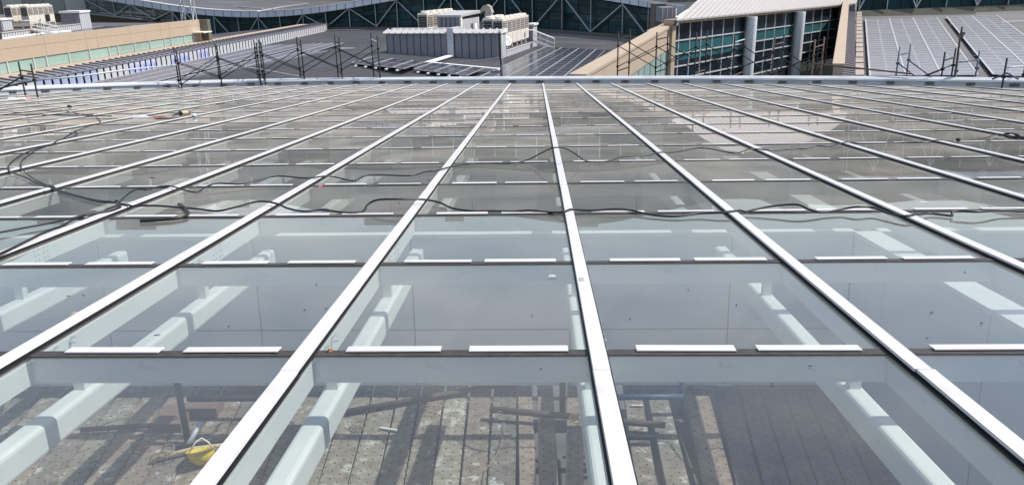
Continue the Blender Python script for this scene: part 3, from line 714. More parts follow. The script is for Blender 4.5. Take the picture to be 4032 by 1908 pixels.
small('metal_bracket', (2175, 1090), (.03, .018), GALV, 'small metal bracket on the near middle glass', 'bracket', .015)
small('pink_scrap', (1262, 735), (.022, .015), PINK, 'pink scrap beside the bar left of centre', 'scrap', .02)
for i, (x, y, sx, sy) in enumerate(((1246, 1119, .02, .012), (1284, 1214, .02, .012), (3865, 1271, .018, .018), (3668, 1230, .035, .008), (3800, 1071, .03, .008), (3650, 1330, .02, .006), (1572, 800, .03, .014), (2900, 1200, .012, .02), (1200, 1220, .02, .01), (2130, 1450, .014, .01), (3190, 1440, .03, .006), (1690, 710, .06, .02), (2480, 1255, .012, .02), (2710, 1140, .01, .02), (620, 1318, .05, .008), (900, 1285, .02, .008), (2095, 1242, .01, .01), (3040, 1510, .012, .008), (270, 1165, .03, .01), (330, 1160, .02, .01), (2850, 510, .1, .03), (600, 700, .1, .05), (3770, 707, .05, .03))):
    small('debris_chip', (x, y), (sx * .4, sy * .4), random.choice((BLACK, BLACK, SEAL)), 'small dark chip of debris lying on the glass', 'debris', .004, random.uniform(-.5, .5))['group'] = 'dark debris chips on the glass'

# ================================================================== beyond the glass roof
ZL = -4.0                                     # level of the lower metal roofs
ENC = Vector((-2.8, 60.5, ZL)); ENCROT = rad(-12.6)
ca, sa = math.cos(ENCROT), math.sin(ENCROT)
def enc_w(s, t, z=0.0): return Vector((ENC.x + ca * s - sa * t, ENC.y + sa * s + ca * t, ENC.z + z))
def enc_l(p): d = p - ENC; return Vector((ca * d.x + sa * d.y, -sa * d.x + ca * d.y, d.z))
def rib_roof(name, label, mapf, t0, t1, smin, smax, pitch, h, material, seg=8):
    """metal roof sheet with standing ribs running along s; mapf(s,t,z) -> world"""
    mb = MB(); t = t0
    while t < t1:
        rows = [(t, 0), (t + pitch * .62, 0), (t + pitch * .70, h), (t + pitch * .92, h), (t + pitch, 0)]
        for (ta, za), (tb, zb) in zip(rows[:-1], rows[1:]):
            for q in range(seg):
                a0, a1, b0, b1 = smin(ta), smax(ta), smin(tb), smax(tb)
                f0, f1 = q / seg, (q + 1) / seg
                mb.poly([mapf(a0 + (a1 - a0) * f0, ta, za), mapf(a0 + (a1 - a0) * f1, ta, za), mapf(b0 + (b1 - b0) * f1, tb, zb), mapf(b0 + (b1 - b0) * f0, tb, zb)])
        t += pitch
    o = mb.build(name, material); return tag(o, label, 'roof')
def court_s(t):          # where the middle roof ends against the court parapet
    return 5.2 + .115 * (t + 19)
def hump(s, t): return .55 * math.exp(-((s + 11) / 6.5) ** 2)
rib_roof('metal_roof', 'dark grey ribbed metal roof around the central plant enclosure', lambda s, t, z: enc_w(s, t, z + hump(s, t) - .01), -30, 58, lambda t: -48.0, court_s, .62, .07, ROOFG, 10)
MB().box(-120, 60, 30, 260, -13, -12.5).build('lower_roof_slab', SLAB)
tag(bpy.data.objects['lower_roof_slab'], kind='structure')

# ---- long ribbed parapet, clerestory and beige wall at the left (parallel to the glazing bars)
lw = thing('ribbed_parapet', 'long white ribbed parapet partly under blue film at the left edge of the dark roof', 'parapet', (-28.2, 36, ZL))
Lw = 71.0; n = 88; pit = Lw / n
mw = MB().box(-.03, .0, .05, pit - .16, .06, .86).mesh('panel', RIBW)
mbl = MB().box(-.03, .0, .05, pit - .16, .06, .86).mesh('panel', BLUEF)
mpa = MB().box(-.03, .0, .05, pit - .16, .06, .86).mesh('panel', BLUEP)
MB().box(-.3, -.12, 0, Lw, -2, .9).build('backing', BLACK, lw)
MB().box(-.20, .07, 0, Lw, -.05, .055).build('sill', RIBW, lw)
MB().box(-.32, .05, 0, Lw, .865, .94).build('top_rail', RIBG, lw)
for i in range(n):
    y = i * pit; Yw = 36 + y
    me = mw
    if 42.5 < Yw < 49.0: me = mbl
    elif 53.0 < Yw < 57.5 or 59.5 < Yw < 63 or 65 < Yw < 67: me = mpa
    inst('panel', me, lw, (0, y, 0))
slat = MB().hexa([(-1.05, 0, .97), (.05, 0, .945), (.05, .16, .945), (-1.05, .16, .97), (-1.05, 0, 1.2), (.05, 0, 1.0), (.05, .16, 1.0), (-1.05, .16, 1.2)]).mesh('rib', ROOFG)
MB().hexa([(-1.06, 0, .95), (.02, 0, .942), (.02, Lw, .942), (-1.06, Lw, .95), (-1.06, 0, 1.12), (.02, 0, .955), (.02, Lw, .955), (-1.06, Lw, 1.12)]).build('flashing', RIBG, lw)
for i in range(n): inst('rib', slat, lw, (0, i * pit + .2, 0))
MB().box(-.9, .03, Lw, Lw + 2.6, -1, 1.0).build('end_block', ROOFG, lw)
bw = thing('beige_building', 'long beige wall with a band of pale green windows at the left', 'building', (-31, 34, ZL))
MB().box(.0, 1.72, 0, 70, .4, 1.08).build('ledge', BEIGE, bw)
MB().box(-.5, -.12, 0, 38.85, -2, 1.9).build('backing', BLACK, bw)
ys = []; y = .0
seq = [2.5, 2.5, 1.3, 2.5]; q = 0
while y < 37.2: ys.append(y); y += seq[q % 4]; q += 1
ys.append(37.4)
for a, b in zip(ys[:-1], ys[1:]):
    MB().box(-.09, -.05, a + .05, b - .05, 1.08, 1.74).build('window_pane', PALEG, bw)
    MB().box(-.08, .03, b - .05, b + .05, 1.08, 1.75).build('mullion', MULL, bw)
MB().box(-.3, 0, 37.45, 38.85, .9, 1.75).build('end_panel', BEIGE, bw)
ys = [0, 1.1, 4.2, 8.8, 10.2, 15.2, 19.9, 21.3, 26.0, 31.0, 32.6, 38.85]
for a, b in zip(ys[:-1], ys[1:]):
    MB().box(-.4, .02, a + .012, b - .012, 1.76, 2.47).build('wall_panel', BEIGE, bw)
    MB().box(-.4, .02, a + .012, b - .012, 2.485, 2.98).build('wall_panel', BEIGE, bw)
MB().box(-.38, 0, 0, 38.84, 1.77, 2.97).build('wall_core', OLIVE, bw)
MB().box(-.8, .72, 38.9, 39.6, .5, 2.96).build('end_pier', OLIVE, bw)  # dark olive carries the shade of the near face in its colour
MB().box(.03, 1.1, 37.0, 38.8, 1.86, 1.95).build('white_bracket', WHITEP, bw)
ZU = -2.9
MB().prism([(-130, 20, ZU - .3), (-31.4, 20, ZU - .3), (-31.4, 78.5, ZU - .3), (-34.6, 79, ZU - .3), (-51, 114, ZU - .3), (-130, 150, ZU - .3)], (0, 0, .3)).build('upper_left_roof', ROOFG); tag(bpy.data.objects['upper_left_roof'], 'dark grey flat roof behind the beige wall at the left', 'roof')

# ---- solar arrays: rows of modules on white rails
def solar_array(label, c, nx, ny, material, frame, lift, group=None, rails=2, legs=False, thick=.05, railw=.055, rgap=.012, fr=(.022, .03), railm=None):
    """c: four corners near-left, near-right, far-right, far-left in world"""
    NL, NR, FR_, FL = [Vector(p) for p in c]; base_p = NL.copy(); t = thing('solar_array', label, 'solar panels', base_p, 0, group)
    def P(a, b, z): return NL.lerp(NR, a).lerp(FL.lerp(FR_, a), b) - base_p + Vector((0, 0, lift + z))
    for i in range(nx):
        for j in range(ny):
            gu, gv = .008 / nx, rgap / ny
            a0, a1, b0, b1 = i / nx + gu, (i + 1) / nx - gu, j / ny + gv, (j + 1) / ny - gv
            mb = MB().hexa([P(a0, b0, -thick), P(a1, b0, -thick), P(a1, b1, -thick), P(a0, b1, -thick), P(a0, b0, 0), P(a1, b0, 0), P(a1, b1, 0), P(a0, b1, 0)], 1)
            e, h_ = fr[0] / nx, fr[1] / ny
            mb.poly([P(a0 + e, b0 + h_, .006), P(a1 - e, b0 + h_, .006), P(a1 - e, b1 - h_, .006), P(a0 + e, b1 - h_, .006)], 0)
            mb.build('module', [material, frame], t)
    for i in range(0, nx + 1, rails):
        a = i / nx; mb = MB().bar(P(a, -.005, .012), P(a, 1.005, .012), railw, .05); mb.build('rail', railm or FRAMEG, t)
    if legs:
        for i in range(nx):
            a = (i + .5) / nx; MB().bar(P(a, -.09, -.13), P(a, 1.0, -.13), .12, .08).build('support', FRAME, t)
    return t
def gz(z, *pts): return [pz(x, y, z) for x, y in pts]
solar_array('wide dark solar array right of the plant enclosure on the middle roof', gz(-3.85, (1890, 306), (2330, 309), (2418, 202), (2147, 188)), 8, 13, CELL, FRAMEG, .05)
solar_array('small dark solar array on white supports, left of two below the plant enclosure', gz(-3.48, (1385, 254), (1590, 276), (1668, 249), (1470, 229)), 5, 2, CELL, FRAMEG, .10, 'small arrays below the plant enclosure', 2, True)
solar_array('small dark solar array on white supports, right of two below the plant enclosure', gz(-3.68, (1630, 279), (1838, 303), (1906, 274), (1706, 253)), 5, 2, CELL, FRAMEG, .10, 'small arrays below the plant enclosure', 2, True)
solar_array('long dusty, sky-toned solar array nearest the ribbed parapet, behind the left scaffold', gz(-3.80, (256, 362), (585, 338), (1241, 179), (1035, 186)), 3, 24, CELLM, FRAMED, .16, None, 1, railw=.05)
solar_array('second long solar array from the ribbed parapet, behind the scaffold braces', gz(-3.80, (640, 335), (985, 292), (1350, 177), (1268, 178)), 2, 16, CELLM, FRAMED, .16, None, 1, railw=.05)
solar_array('short solar array at the right of the long arrays, behind the scaffold braces', gz(-3.80, (1020, 306), (1120, 287), (1306, 207), (1222, 211)), 1, 8, CELLM, FRAMED, .16, None, 1, railw=.05)
solar_array('short solar array lowest beside the ribbed roof, behind the scaffold frames', gz(-3.80, (1010, 330), (1130, 312), (1360, 223), (1283, 226)), 1, 9, CELLM, FRAMED, .16, None, 1, railw=.05)
def conduit(label, pts, w=.22, z=-3.62, h=.1, material=WHITEP):
    P = [pz(x, y, z) if not isinstance(x, Vector) else x for x, y in pts]; b = P[0].copy(); mb = MB()
    for a, c in zip(P[:-1], P[1:]): mb.bar(a, c, w, h)
    return tag(mb.build('conduit', material, None, b, loc=b), label, 'conduit')
conduit('white conduit box running from the enclosure down the ribbed roof', [(1775, 219), (1682, 247)], .5)
conduit('white conduit box running right along the ribbed roof below the enclosure', [(1690, 247), (1966, 273)], .34)
conduit('white conduit on the grey roof left of the enclosure', [(1340, 192), (1556, 192)], .3)
conduit('white board lying between the solar arrays behind the scaffold', [(960, 309), (1065, 293)], .5)

# ---- plant enclosure with condensers on the middle roof
def ribs(parent, name, p0, d, n, length, z0, z1, pitch, mface, gap=.05, depth=.035):
    """ribbed cladding: separate upright sheets with dark recessed joints"""
    d = Vector(d); n = Vector(n); p0 = Vector(p0); k = max(1, round(length / pitch)); pit_ = length / k
    for i in range(k):
        a = p0 + d * (i * pit_ + gap / 2); b = p0 + d * ((i + 1) * pit_ - gap / 2); q = (b - a) * .12
        ring = [a, a + q + n * depth, b - q + n * depth, b]
        if (b - a).cross(n).z > 0: ring = ring[::-1]
        ring = ring[::-1]
        MB().prism([Vector((r.x, r.y, z0)) for r in ring], (0, 0, z1 - z0)).build(name, mface, parent)
enc = thing('plant_enclosure', 'grey ribbed plant enclosure holding the condensers on the middle roof', 'plant enclosure', ENC, ENCROT)
H = 2.0
MB().box(-9.25, 0, .02, .2, -.3, H - .02, 0).build('front_backing', BLACK, enc)
MB().box(-.2, -.02, .2, 13.2, -.3, .62).build('side_backing', BLACK, enc)
MB().box(-9.23, -.2, .2, 13.2, -.3, .60).build('deck', MUD, enc)
MB().box(-9.25, -9.05, 0.2, 13.2, -.3, H).build('left_wall', RIBG, enc)
MB().box(-9.25, 0, 13.0, 13.2, -.3, H).build('rear_wall', RIBG, enc)
ribs(enc, 'front_sheet', (-9.2, .0, 0), (1, 0, 0), (0, -1, 0), 5.05, -.3, H, .55, RIBG)  # front sheets darker than the side sheets: the shaded face is painted in
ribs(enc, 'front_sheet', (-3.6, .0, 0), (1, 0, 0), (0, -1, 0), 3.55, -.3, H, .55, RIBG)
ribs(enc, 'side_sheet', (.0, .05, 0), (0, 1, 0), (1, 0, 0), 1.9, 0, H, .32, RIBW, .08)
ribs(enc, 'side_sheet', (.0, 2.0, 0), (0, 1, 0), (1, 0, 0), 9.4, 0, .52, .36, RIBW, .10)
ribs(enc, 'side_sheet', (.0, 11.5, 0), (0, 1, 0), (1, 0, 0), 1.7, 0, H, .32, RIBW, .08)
MB().box(-.22, .06, 1.95, 11.5, .53, .62).build('ledge', RIBW, enc)
MB().box(-.19, .0, .2, 1.95, -.2, H - .02).build('side_return', RIBG, enc); MB().box(-2.2, -.02, 11.55, 13.0, -.2, H - .05).build('rear_block', RIBG, enc)
for a, b in ((-9.4, -4.15), (-3.55, .12)):
    k = round((b - a) / .55); w_ = (b - a) / k
    MB().hexa([(a, -.22, H), (b, -.22, H), (b, 1.0, H + .22), (a, 1.0, H + .22), (a, -.22, H + .05), (b, -.22, H + .05), (b, 1.0, H + .27), (a, 1.0, H + .27)]).build('canopy', RIBC, enc)
    for i in range(k + 1):
        x = a + i * w_
        MB().hexa([(x - .05, -.25, H + .04), (x + .05, -.25, H + .04), (x + .05, .95, H + .26), (x - .05, .95, H + .26), (x - .04, -.25, H + .11), (x + .04, -.25, H + .11), (x + .04, .95, H + .36), (x - .04, .95, H + .36)]).build('canopy_rib', RIBC, enc)
MB().box(-9.2, -3.9, 1.05, 1.5, H + .22, H + .36).build('coping', WHITEP, enc)
MB().box(.0, .16, -.1, 1.95, H, H + .28).build('side_coping', WHITEP, enc); MB().box(-.5, .16, 11.4, 13.25, H, H + .16).build('rear_coping', WHITEP, enc)
MB().box(-4.12, -3.62, -.22, -.02, -.2, H + .1).box(-4.12, -3.62, -.22, 2.2, H + .1, H + .42).build('white_duct', GALV, enc)
hut = thing('roof_hut', 'tall grey ribbed hut standing in the middle of the plant enclosure', 'hut', enc_w(-6.0, 3.0, .6), ENCROT)
MB().box(.02, 1.88, .02, 5.5, 0, 2.55).build('core', BLACK, hut)
ribs(hut, 'front_sheet', (0, 0, 0), (1, 0, 0), (0, -1, 0), 1.9, 0, 2.5, .42, RIBG)  # dark front, pale side: shade and sun are put into the sheet colours
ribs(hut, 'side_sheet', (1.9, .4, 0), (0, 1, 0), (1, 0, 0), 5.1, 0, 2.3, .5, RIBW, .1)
MB().hexa([(-.1, -.1, 2.5), (2.05, -.1, 2.5), (2.05, 5.6, 2.62), (-.1, 5.6, 2.62), (-.1, -.1, 2.66), (2.05, -.1, 2.66), (2.05, 5.6, 2.85), (-.1, 5.6, 2.85)]).build('roof', RIBC, hut)
MB().box(1.9, 2.02, .0, .4, 0, 2.5).build('corner_trim', WHITEP, hut)
def ac_unit():
    t = thing('condenser_unit', 'x', 'condenser')
    w, d, h = .74, 1.28, 1.75
    MB().box(0, w, .02, d - .02, 0, h).build('body', ACW, t)
    MB().box(.06, w - .06, -.012, .018, .72, h - .14).build('front_grille', GRILL, t)
    MB().box(w - .018, w + .012, .12, d - .12, .80, h - .16).build('side_grille', GRILL, t)
    for q in range(5): MB().box(w + .012, w + .03, .12, d - .12, .86 + q * .155, .89 + q * .155).build('louvre', ACW, t)
    for q in range(3): MB().box(w + .012, w + .034, .30 + q * .30, .335 + q * .30, .80, h - .16).build('louvre', ACW, t)
    for q in range(5): MB().box(.06, w - .06, -.03, -.012, .80 + q * .18, .825 + q * .18).build('louvre', ACG, t)  # front louvres and front panel in grey: this face's shade is painted
    MB().box(w, w + .02, .03, d - .03, .02, .72).build('lower_panel', ACW, t)
    MB().box(0, w, .0, .018, .02, .70).build('front_panel', ACG, t)
    MB().lathe([(.30, h), (.33, h + .13), (.30, h + .15), (.27, h + .10), (.05, h + .06), (0.0, h + .06)], (w / 2, d / 2, 0), 14).build('fan_shroud', ACW, t, smooth=True)
    return t
def stand(length, w, h, p, label, rot, n=4):
    t = thing('unit_stand', label, 'stand', p, rot); MB().box(0, w, 0, length, h - .08, h).build('frame', WHITEP, t)
    for i in range(n):
        y = .1 + (length - .2) * i / (n - 1)
        for x in (.05, w - .05): MB().box(x - .05, x + .05, y - .05, y + .05, 0, h - .08).build('leg', WHITEP, t)
ac = ac_unit(); first = True
def place_ac(p, rot, label, group, sc=1.0):
    global first
    o = ac if first else copy_tree(ac); first = False
    o.location = p; o.rotation_euler = (0, 0, rot); o.scale = (sc, sc, sc); o['label'] = label; o['group'] = group
stand(8.4, .78, .34, enc_w(-1.15, 2.15, .61), 'white stand under the row of condensers at the right of the enclosure', ENCROT, 6)
ordn = ('nearest', 'second nearest', 'third nearest', 'third farthest', 'second farthest', 'farthest')
for i in range(6): place_ac(enc_w(-1.13, 2.2 + i * 1.5, .96), ENCROT, 'cream condenser with black grilles, ' + ordn[i] + ' in the right row of the enclosure', 'condensers in the right row of the enclosure', 1.13)
for i in range(3): place_ac(enc_w(-2.35, 3.6 + i * 1.5, .96), ENCROT, ('nearest', 'middle', 'farthest')[i] + ' of the three condensers half hidden behind the right row', 'condensers half hidden behind the right row', 1.13)
for i in range(5): place_ac(enc_w(-7.75, 3.2 + i * 1.5, 1.45), ENCROT, ('nearest', 'second nearest', 'middle', 'second farthest', 'farthest')[i] + ' condenser of the row left of the ribbed hut', 'condensers left of the ribbed hut', 1.12)
stand(7.2, .78, .84, enc_w(-7.77, 3.1, .61), 'white stand under the condensers left of the hut', ENCROT, 5)
for i in range(2):
    o = MB().hexa([(0, 0, .3), (.04, 0, .3), (.04, 1.1, .3), (0, 1.1, .3), (0, 0, .75), (.04, 0, .75), (.04, 1.1, .75), (0, 1.1, .75)]).build('drip_guard', RUST, None, loc=enc_w(-6.98, 3.25 + 1.38 * i, 1.2)); o.rotation_euler = (0, 0, ENCROT)
    tag(o, ('near', 'far')[i] + ' rust stained drip guard on the condensers left of the hut', 'guard')
dk = thing('exhaust_duct', 'tall galvanised exhaust duct with hooded mouth behind the hut', 'duct', enc_w(-2.9, 6.2, .6), ENCROT)
MB().box(0, .55, 0, .6, 0, 2.7).build('riser', DUCTM, dk)
arc = [(-.42, 2.62), (-.36, 3.0), (-.12, 3.28), (.18, 3.36), (.45, 3.2), (.62, 2.7), (0.05, 2.7), (.0, 2.88), (-.15, 2.78)]
MB().prism([(a, 0, b) for a, b in arc[::-1]], (0, .7, 0)).build('hood', DUCTM, dk)
MB().hexa([(-.42, .05, 2.57), (-.14, .05, 2.74), (-.14, .65, 2.74), (-.42, .65, 2.57), (-.43, .05, 2.61), (-.15, .05, 2.77), (-.15, .65, 2.77), (-.43, .65, 2.61)]).build('mouth', BLACK, dk)
def dish(p, r, yaw, label, material):
    t = thing('satellite_dish', label, 'satellite dish', p, yaw)
    mb = MB().lathe([(0, -.10 * r * 2), (r * .5, -.07 * r * 2), (r * .85, -.02), (r, .03), (r * .98, .05), (r * .5, -.05 * r * 2), (0, -.08 * r * 2)], (0, 0, 0), 20)
    o = mb.build('reflector', material, t, smooth=True); o.rotation_euler = (rad(72), 0, 0); o.location = (0, 0, r + .3)
    MB().tube([(0, 0.05, 0), (0, .12, r + .3)], .04, 6).build('mast', GALV, t); MB().tube([(0, -.05, .35), (0, -r * .9, r + .25)], .018, 5).build('arm', GALV, t)
    MB().lathe([(0, -.06), (.06, -.05), (.06, .05), (0, .06)], (0, -r * .9, r + .28), 8).build('horn', WHITEP, t)
dish(enc_w(.0, 2.35, .55), .42, rad(38), 'white satellite dish at the near end of the condenser row', WHITEP)
dish(enc_w(-.35, 9.6, .62), .36, rad(-70), 'brownish satellite dish at the far end of the condenser row', ACG)
def stairs(p, rot, run, rise, w, label, n=7):
    t = thing('roof_stairs', label, 'stairs', p, rot)
    for x in (0, w):
        MB().bar((x, 0, rise), (x, run, 0), .07, .16).build('stringer', WHITEP, t)
        MB().tube([(x, -.7, rise + .9), (x, 0, rise + .9), (x, run, .9), (x, run, 0)], .03, 5).build('handrail', WHITEP, t)
        MB().tube([(x, 0, rise + .45), (x, run, .45)], .022, 5).build('mid_rail', WHITEP, t)
        for q in range(4): y = run * q / 3; z = rise * (1 - q / 3); MB().tube([(x, y, z), (x, y, z + .9)], .024, 5).build('post', WHITEP, t)
    for q in range(n): y = run * (q + .5) / n; z = rise * (1 - (q + .5) / n); MB().box(.03, w - .03, y - .12, y + .12, z - .02, z + .02).build('tread', GALV, t)
    return t
stairs(enc_w(.1, 11.2, 0), ENCROT + rad(-78), 1.9, .75, .8, 'white railed steps at the rear right corner of the plant enclosure')
tube_thing('white_pole', [enc_w(-2.7, 2.6, .6), enc_w(-2.75, 3.0, 2.6)], .12, WHITEP, 'pair of white pipes leaning beside the ribbed hut', 'pipe')
tube_thing('white_pole', [enc_w(-2.35, 2.6, .6), enc_w(-2.75, 3.1, 2.5)], .07, WHITEP, 'thin white pipe leaning beside the ribbed hut', 'pipe')

# ---- main facade: dark glass, white trusses, wavy fascia
def base_y(x):
    P = [(-200, 20), (300, 45), (450, 61), (663, 82)]
    for (a, b), (c, d) in zip(P[:-1], P[1:]):
        if a <= x <= c: return b + (d - b) * (x - a) / (c - a), ZU
    P = [(1290, 107), (1488, 105), (2147, 112), (2500, 138), (2640, 150)]
    for (a, b), (c, d) in zip(P[:-1], P[1:]):
        if a <= x <= c: return b + (d - b) * (x - a) / (c - a), ZL + .45
    return None
def fac_pt(x):
    q = base_y(x)
    if q: return pz(x, q[0], q[1])
    a, b = pz(663, 82, ZU), pz(1290, 107, ZL + .45); d = wray(x, 90); A_ = Vector((a.x, a.y)); B_ = Vector((b.x, b.y)); e = B_ - A_
    t = (d.x * (A_.y - EYE.y) - d.y * (A_.x - EYE.x)) / (d.y * e.x - d.x * e.y)
    p = A_ + e * t; return Vector((p.x, p.y, -6.5))
def fas_y(x, top=False):
    xd = x / 1.5652; yb = 44 - 34 * (1 - math.cos(.00507 * (xd - 640))); return yb * 1.5652 - (22.0 if top else 0)
def on_vert(x, y, p):    # height at which picture row y meets the upright through p
    d = wray(x, y); t = (p.y - EYE.y) / d.y; return EYE.z + d.z * t
fac = thing('terminal_facade', 'long dark glass facade with white zigzag trusses across the top of the photo', 'building', (0, 0, 0))
nodes = [(-160, 0), (60, 1), (190, 0), (330, 1), (461, 0), (525, 1), (617, 0), (690, 1), (770, 0), (851, 1), (945, 0), (1025, 1), (1110, 0), (1202, 1), (1290, 0), (1383, 1), (1488, 0), (1573, 1), (1678, 0), (1785, 1), (1885, 0), (1995, 1), (2105, 0), (2222, 1), (2335, 0), (2460, 1), (2561, 0), (2600, 1)]
FN = []
for x, kind in nodes:
    p = fac_pt(x); zt = on_vert(x, fas_y(x), p); FN.append((x, kind, p, zt))
for (x0, k0, p0, z0), (x1, k1, p1, z1) in zip(FN[:-1], FN[1:]):
    zb0, zb1 = p0.z, p1.z
    nr = 4
    for r_ in range(nr):
        f0, f1 = r_ / nr, (r_ + 1) / nr
        for hh in range(2):
            A0 = p0.lerp(p1, hh / 2 + .01); A1 = p0.lerp(p1, hh / 2 + .49)
            def zz(fr, hfr): a = zb0 + (zb1 - zb0) * hfr; b = z0 + (z1 - z0) * hfr; return a + (b - a) * fr
            ha, hb = hh / 2 + .01, hh / 2 + .49
            q = [(A0.x, A0.y, zz(f0, ha) + .04), (A1.x, A1.y, zz(f0, hb) + .04), (A1.x, A1.y, zz(f1, hb) - .04), (A0.x, A0.y, zz(f1, ha) - .04)]
            off = Vector((random.uniform(-.01, .01), .12, 0))
            ring = [Vector(v) for v in q]
            MB().hexa([ring[0], ring[1], ring[1] + off, ring[0] + off, ring[3], ring[2], ring[2] + off, ring[3] + off]).build('glass_pane', DARKG, fac)
    nvec = Vector((p1.y - p0.y, -(p1.x - p0.x), 0)).normalized()
    if nvec.y > 0: nvec = -nvec
    a, b = p0 + nvec * .35, p1 + nvec * .35
    MB().poly([p0 + Vector((0, .35, -.5)), p1 + Vector((0, .35, -.5)), Vector((p1.x, p1.y + .35, z1 + .3)), Vector((p0.x, p0.y + .35, z0 + .3))]).build('backing', BLACK, fac)
    MB().bar((a.x, a.y, p0.z + .02), (a.x, a.y, z0), .09, .09).build('post', TRUSS, fac)
    za, zb = (z0 if k0 else p0.z), (z1 if k1 else p1.z)
    if not (770 <= x0 < 800): MB().bar((a.x, a.y, za), (b.x, b.y, zb), .11, .11).build('brace', TRUSS, fac)
    mb = MB(); dz = ZU if x1 <= 663 else ZL
    if not (663 < x1 <= 1290):
        c0, c1 = p0 + nvec * .7, p1 + nvec * .7
        MB().hexa([(c0.x, c0.y, dz - .3), (c1.x, c1.y, dz - .3), (p1.x, p1.y + .3, dz - .3), (p0.x, p0.y + .3, dz - .3), (c0.x, c0.y, p0.z - .03), (c1.x, c1.y, p1.z - .03), (p1.x, p1.y + .3, p1.z - .01), (p0.x, p0.y + .3, p0.z - .01)]).build('kerb', OLIVE, fac)
        g0, g1 = p0 + nvec * 2.2, p1 + nvec * 2.2
        MB().bar((g0.x, g0.y, dz + .12), (g1.x, g1.y, dz + .12), .7, .12).build('roof_gutter', RIBG, fac)
xs = list(np.arange(-170, 2692, 34.3)); tops = []
def fline(x):
    i = max(0, min(len(FN) - 2, sum(1 for f_ in FN if f_[0] <= x) - 1))
    return fac_pt(min(x, 2600)) if x <= 2600 else fac_pt(2600) + (fac_pt(2600) - fac_pt(2560)) * ((x - 2600) / 40)
for a, b in zip(xs[:-1], xs[1:]):
    pa, pb = fline(a + 1.2), fline(b - 1.2); q = []
    for (x, p) in ((a + 1.2, pa), (b - 1.2, pb)):
        pf = p + Vector((0, -1.0, 0)); q.append((pf, on_vert(x, fas_y(x), pf), on_vert(x, fas_y(x, True), pf)))
    (p0, b0, t0), (p1, b1, t1) = q
    off = Vector((0, .6, 0))
    v = lambda p, z: Vector((p.x, p.y, z))
    MB().hexa([v(p0, b0), v(p1, b1), v(p1, b1) + off, v(p0, b0) + off, v(p0, t0), v(p1, t1), v(p1, t1) + off, v(p0, t0) + off]).build('fascia_panel', FASC, fac)
    tops.append((v(p0, t0), v(p1, t1)))
mb = MB(); mc = MB(); ms = MB()
for (a, b), nx_ in zip(tops, tops[1:] + [None]):
    e = nx_[0] if nx_ else b
    mb.hexa([a + Vector((0, -.1, .03)), e + Vector((0, -.1, .03)), e + Vector((0, .9, .03)), a + Vector((0, .9, .03)), a + Vector((0, -.1, .16)), e + Vector((0, -.1, .16)), e + Vector((0, .9, .16)), a + Vector((0, .9, .16))])
    mc.poly([a + Vector((0, .9, 0)), e + Vector((0, .9, 0)), e + Vector((0, 150, .5)), a + Vector((0, 150, .5))])
    ms.poly([a + Vector((0, .1, -.7)), e + Vector((0, .1, -.7)), e + Vector((0, 2.4, -.9)), a + Vector((0, 2.4, -.9))])
mb.build('fascia_coping', WHITEP, fac); mc.build('wavy_roof', ROOFG, fac); ms.build('soffit', RIBG, fac)
zr = tops[int((1000 + 170) / 34.3)][0].z
def rt(x, y): return pz(x, y, zr + .4)
tube_thing('roof_pipe', [rt(735, 27), rt(817, 14), rt(1000, 33), rt(1082, 37)], .09, FRAMEG, 'white pipe zigzagging across the wavy dark roof', 'pipe')
tube_thing('roof_pipe', [rt(1012, 47), rt(1120, 27), rt(1215, 15)], .10, FRAMEG, 'straight white pipe rising across the wavy dark roof', 'pipe')
# lattice mast behind the beige wall
mp0 = Vector((-34.6, 79, ZU)); lm = thing('lattice_mast', 'white steel lattice mast standing behind the end of the beige wall', 'mast', mp0)
hh = 9.0
for (x, y) in ((-.65, -.5), (.65, -.5), (.65, .5), (-.65, .5)): MB().tube([(x, y, 0), (x * .45, y * .45, hh)], .06, 5).build('leg', TRUSS, lm)
for q in range(6):
    z0, z1 = hh * q / 6, hh * (q + 1) / 6; s0, s1 = 1 - .55 * q / 6, 1 - .55 * (q + 1) / 6
    for a, b in (((-.65, -.5), (.65, -.5)), ((.65, -.5), (.65, .5)), ((-.65, -.5), (-.65, .5))):
        MB().tube([(a[0] * s0, a[1] * s0, z0), (b[0] * s1, b[1] * s1, z1)], .035, 4).build('brace', TRUSS, lm)
        MB().tube([(b[0] * s0, b[1] * s0, z0), (a[0] * s1, a[1] * s1, z1)], .035, 4).build('brace', TRUSS, lm)

# ---- condenser plant on the upper left roof
q0, q1 = pz(162, 138, ZU), pz(362, 111, ZU); dl = (q1 - q0); LL = dl.length; yaw = math.atan2(-dl.x, dl.y)
def lp_w(s, t, z=0.0):     # s along the wall from q0, t to the left (behind)
    e = dl.normalized(); nn = Vector((-e.y, e.x, 0)); return q0 + e * s + nn * t + Vector((0, 0, z))
pe = thing('plant_platform', 'low ribbed white plant platform with a tall end panel on the upper left roof', 'plant platform', q0, yaw)
MB().box(-9, -.02, -9, LL, -.1, .68).build('deck', MUD, pe)
ribs(pe, 'side_sheet', (0, -9, 0), (0, 1, 0), (1, 0, 0), 6.6, 0, .66, .62, RIBW, .12)
ribs(pe, 'side_sheet', (0, .2, 0), (0, 1, 0), (1, 0, 0), LL - 3.8, 0, .66, .62, RIBW, .12)
MB().box(-.02, .1, 0.2, LL - 3.6, .66, .74).build('ledge', RIBW, pe); MB().box(-.02, .1, -9, -2.4, .66, .74).build('ledge', RIBW, pe)
ribs(pe, 'end_sheet', (.03, LL - 3.5, 0), (0, 1, 0), (1, 0, 0), 3.5, 0, 2.0, .55, RIBW, .12)
MB().box(-2.2, .02, LL - 3.5, LL, 0, 2.0).build('end_block', RIBG, pe); MB().box(-2.3, .15, LL - 3.6, LL + .1, 2.0, 2.25).build('end_coping', WHITEP, pe)
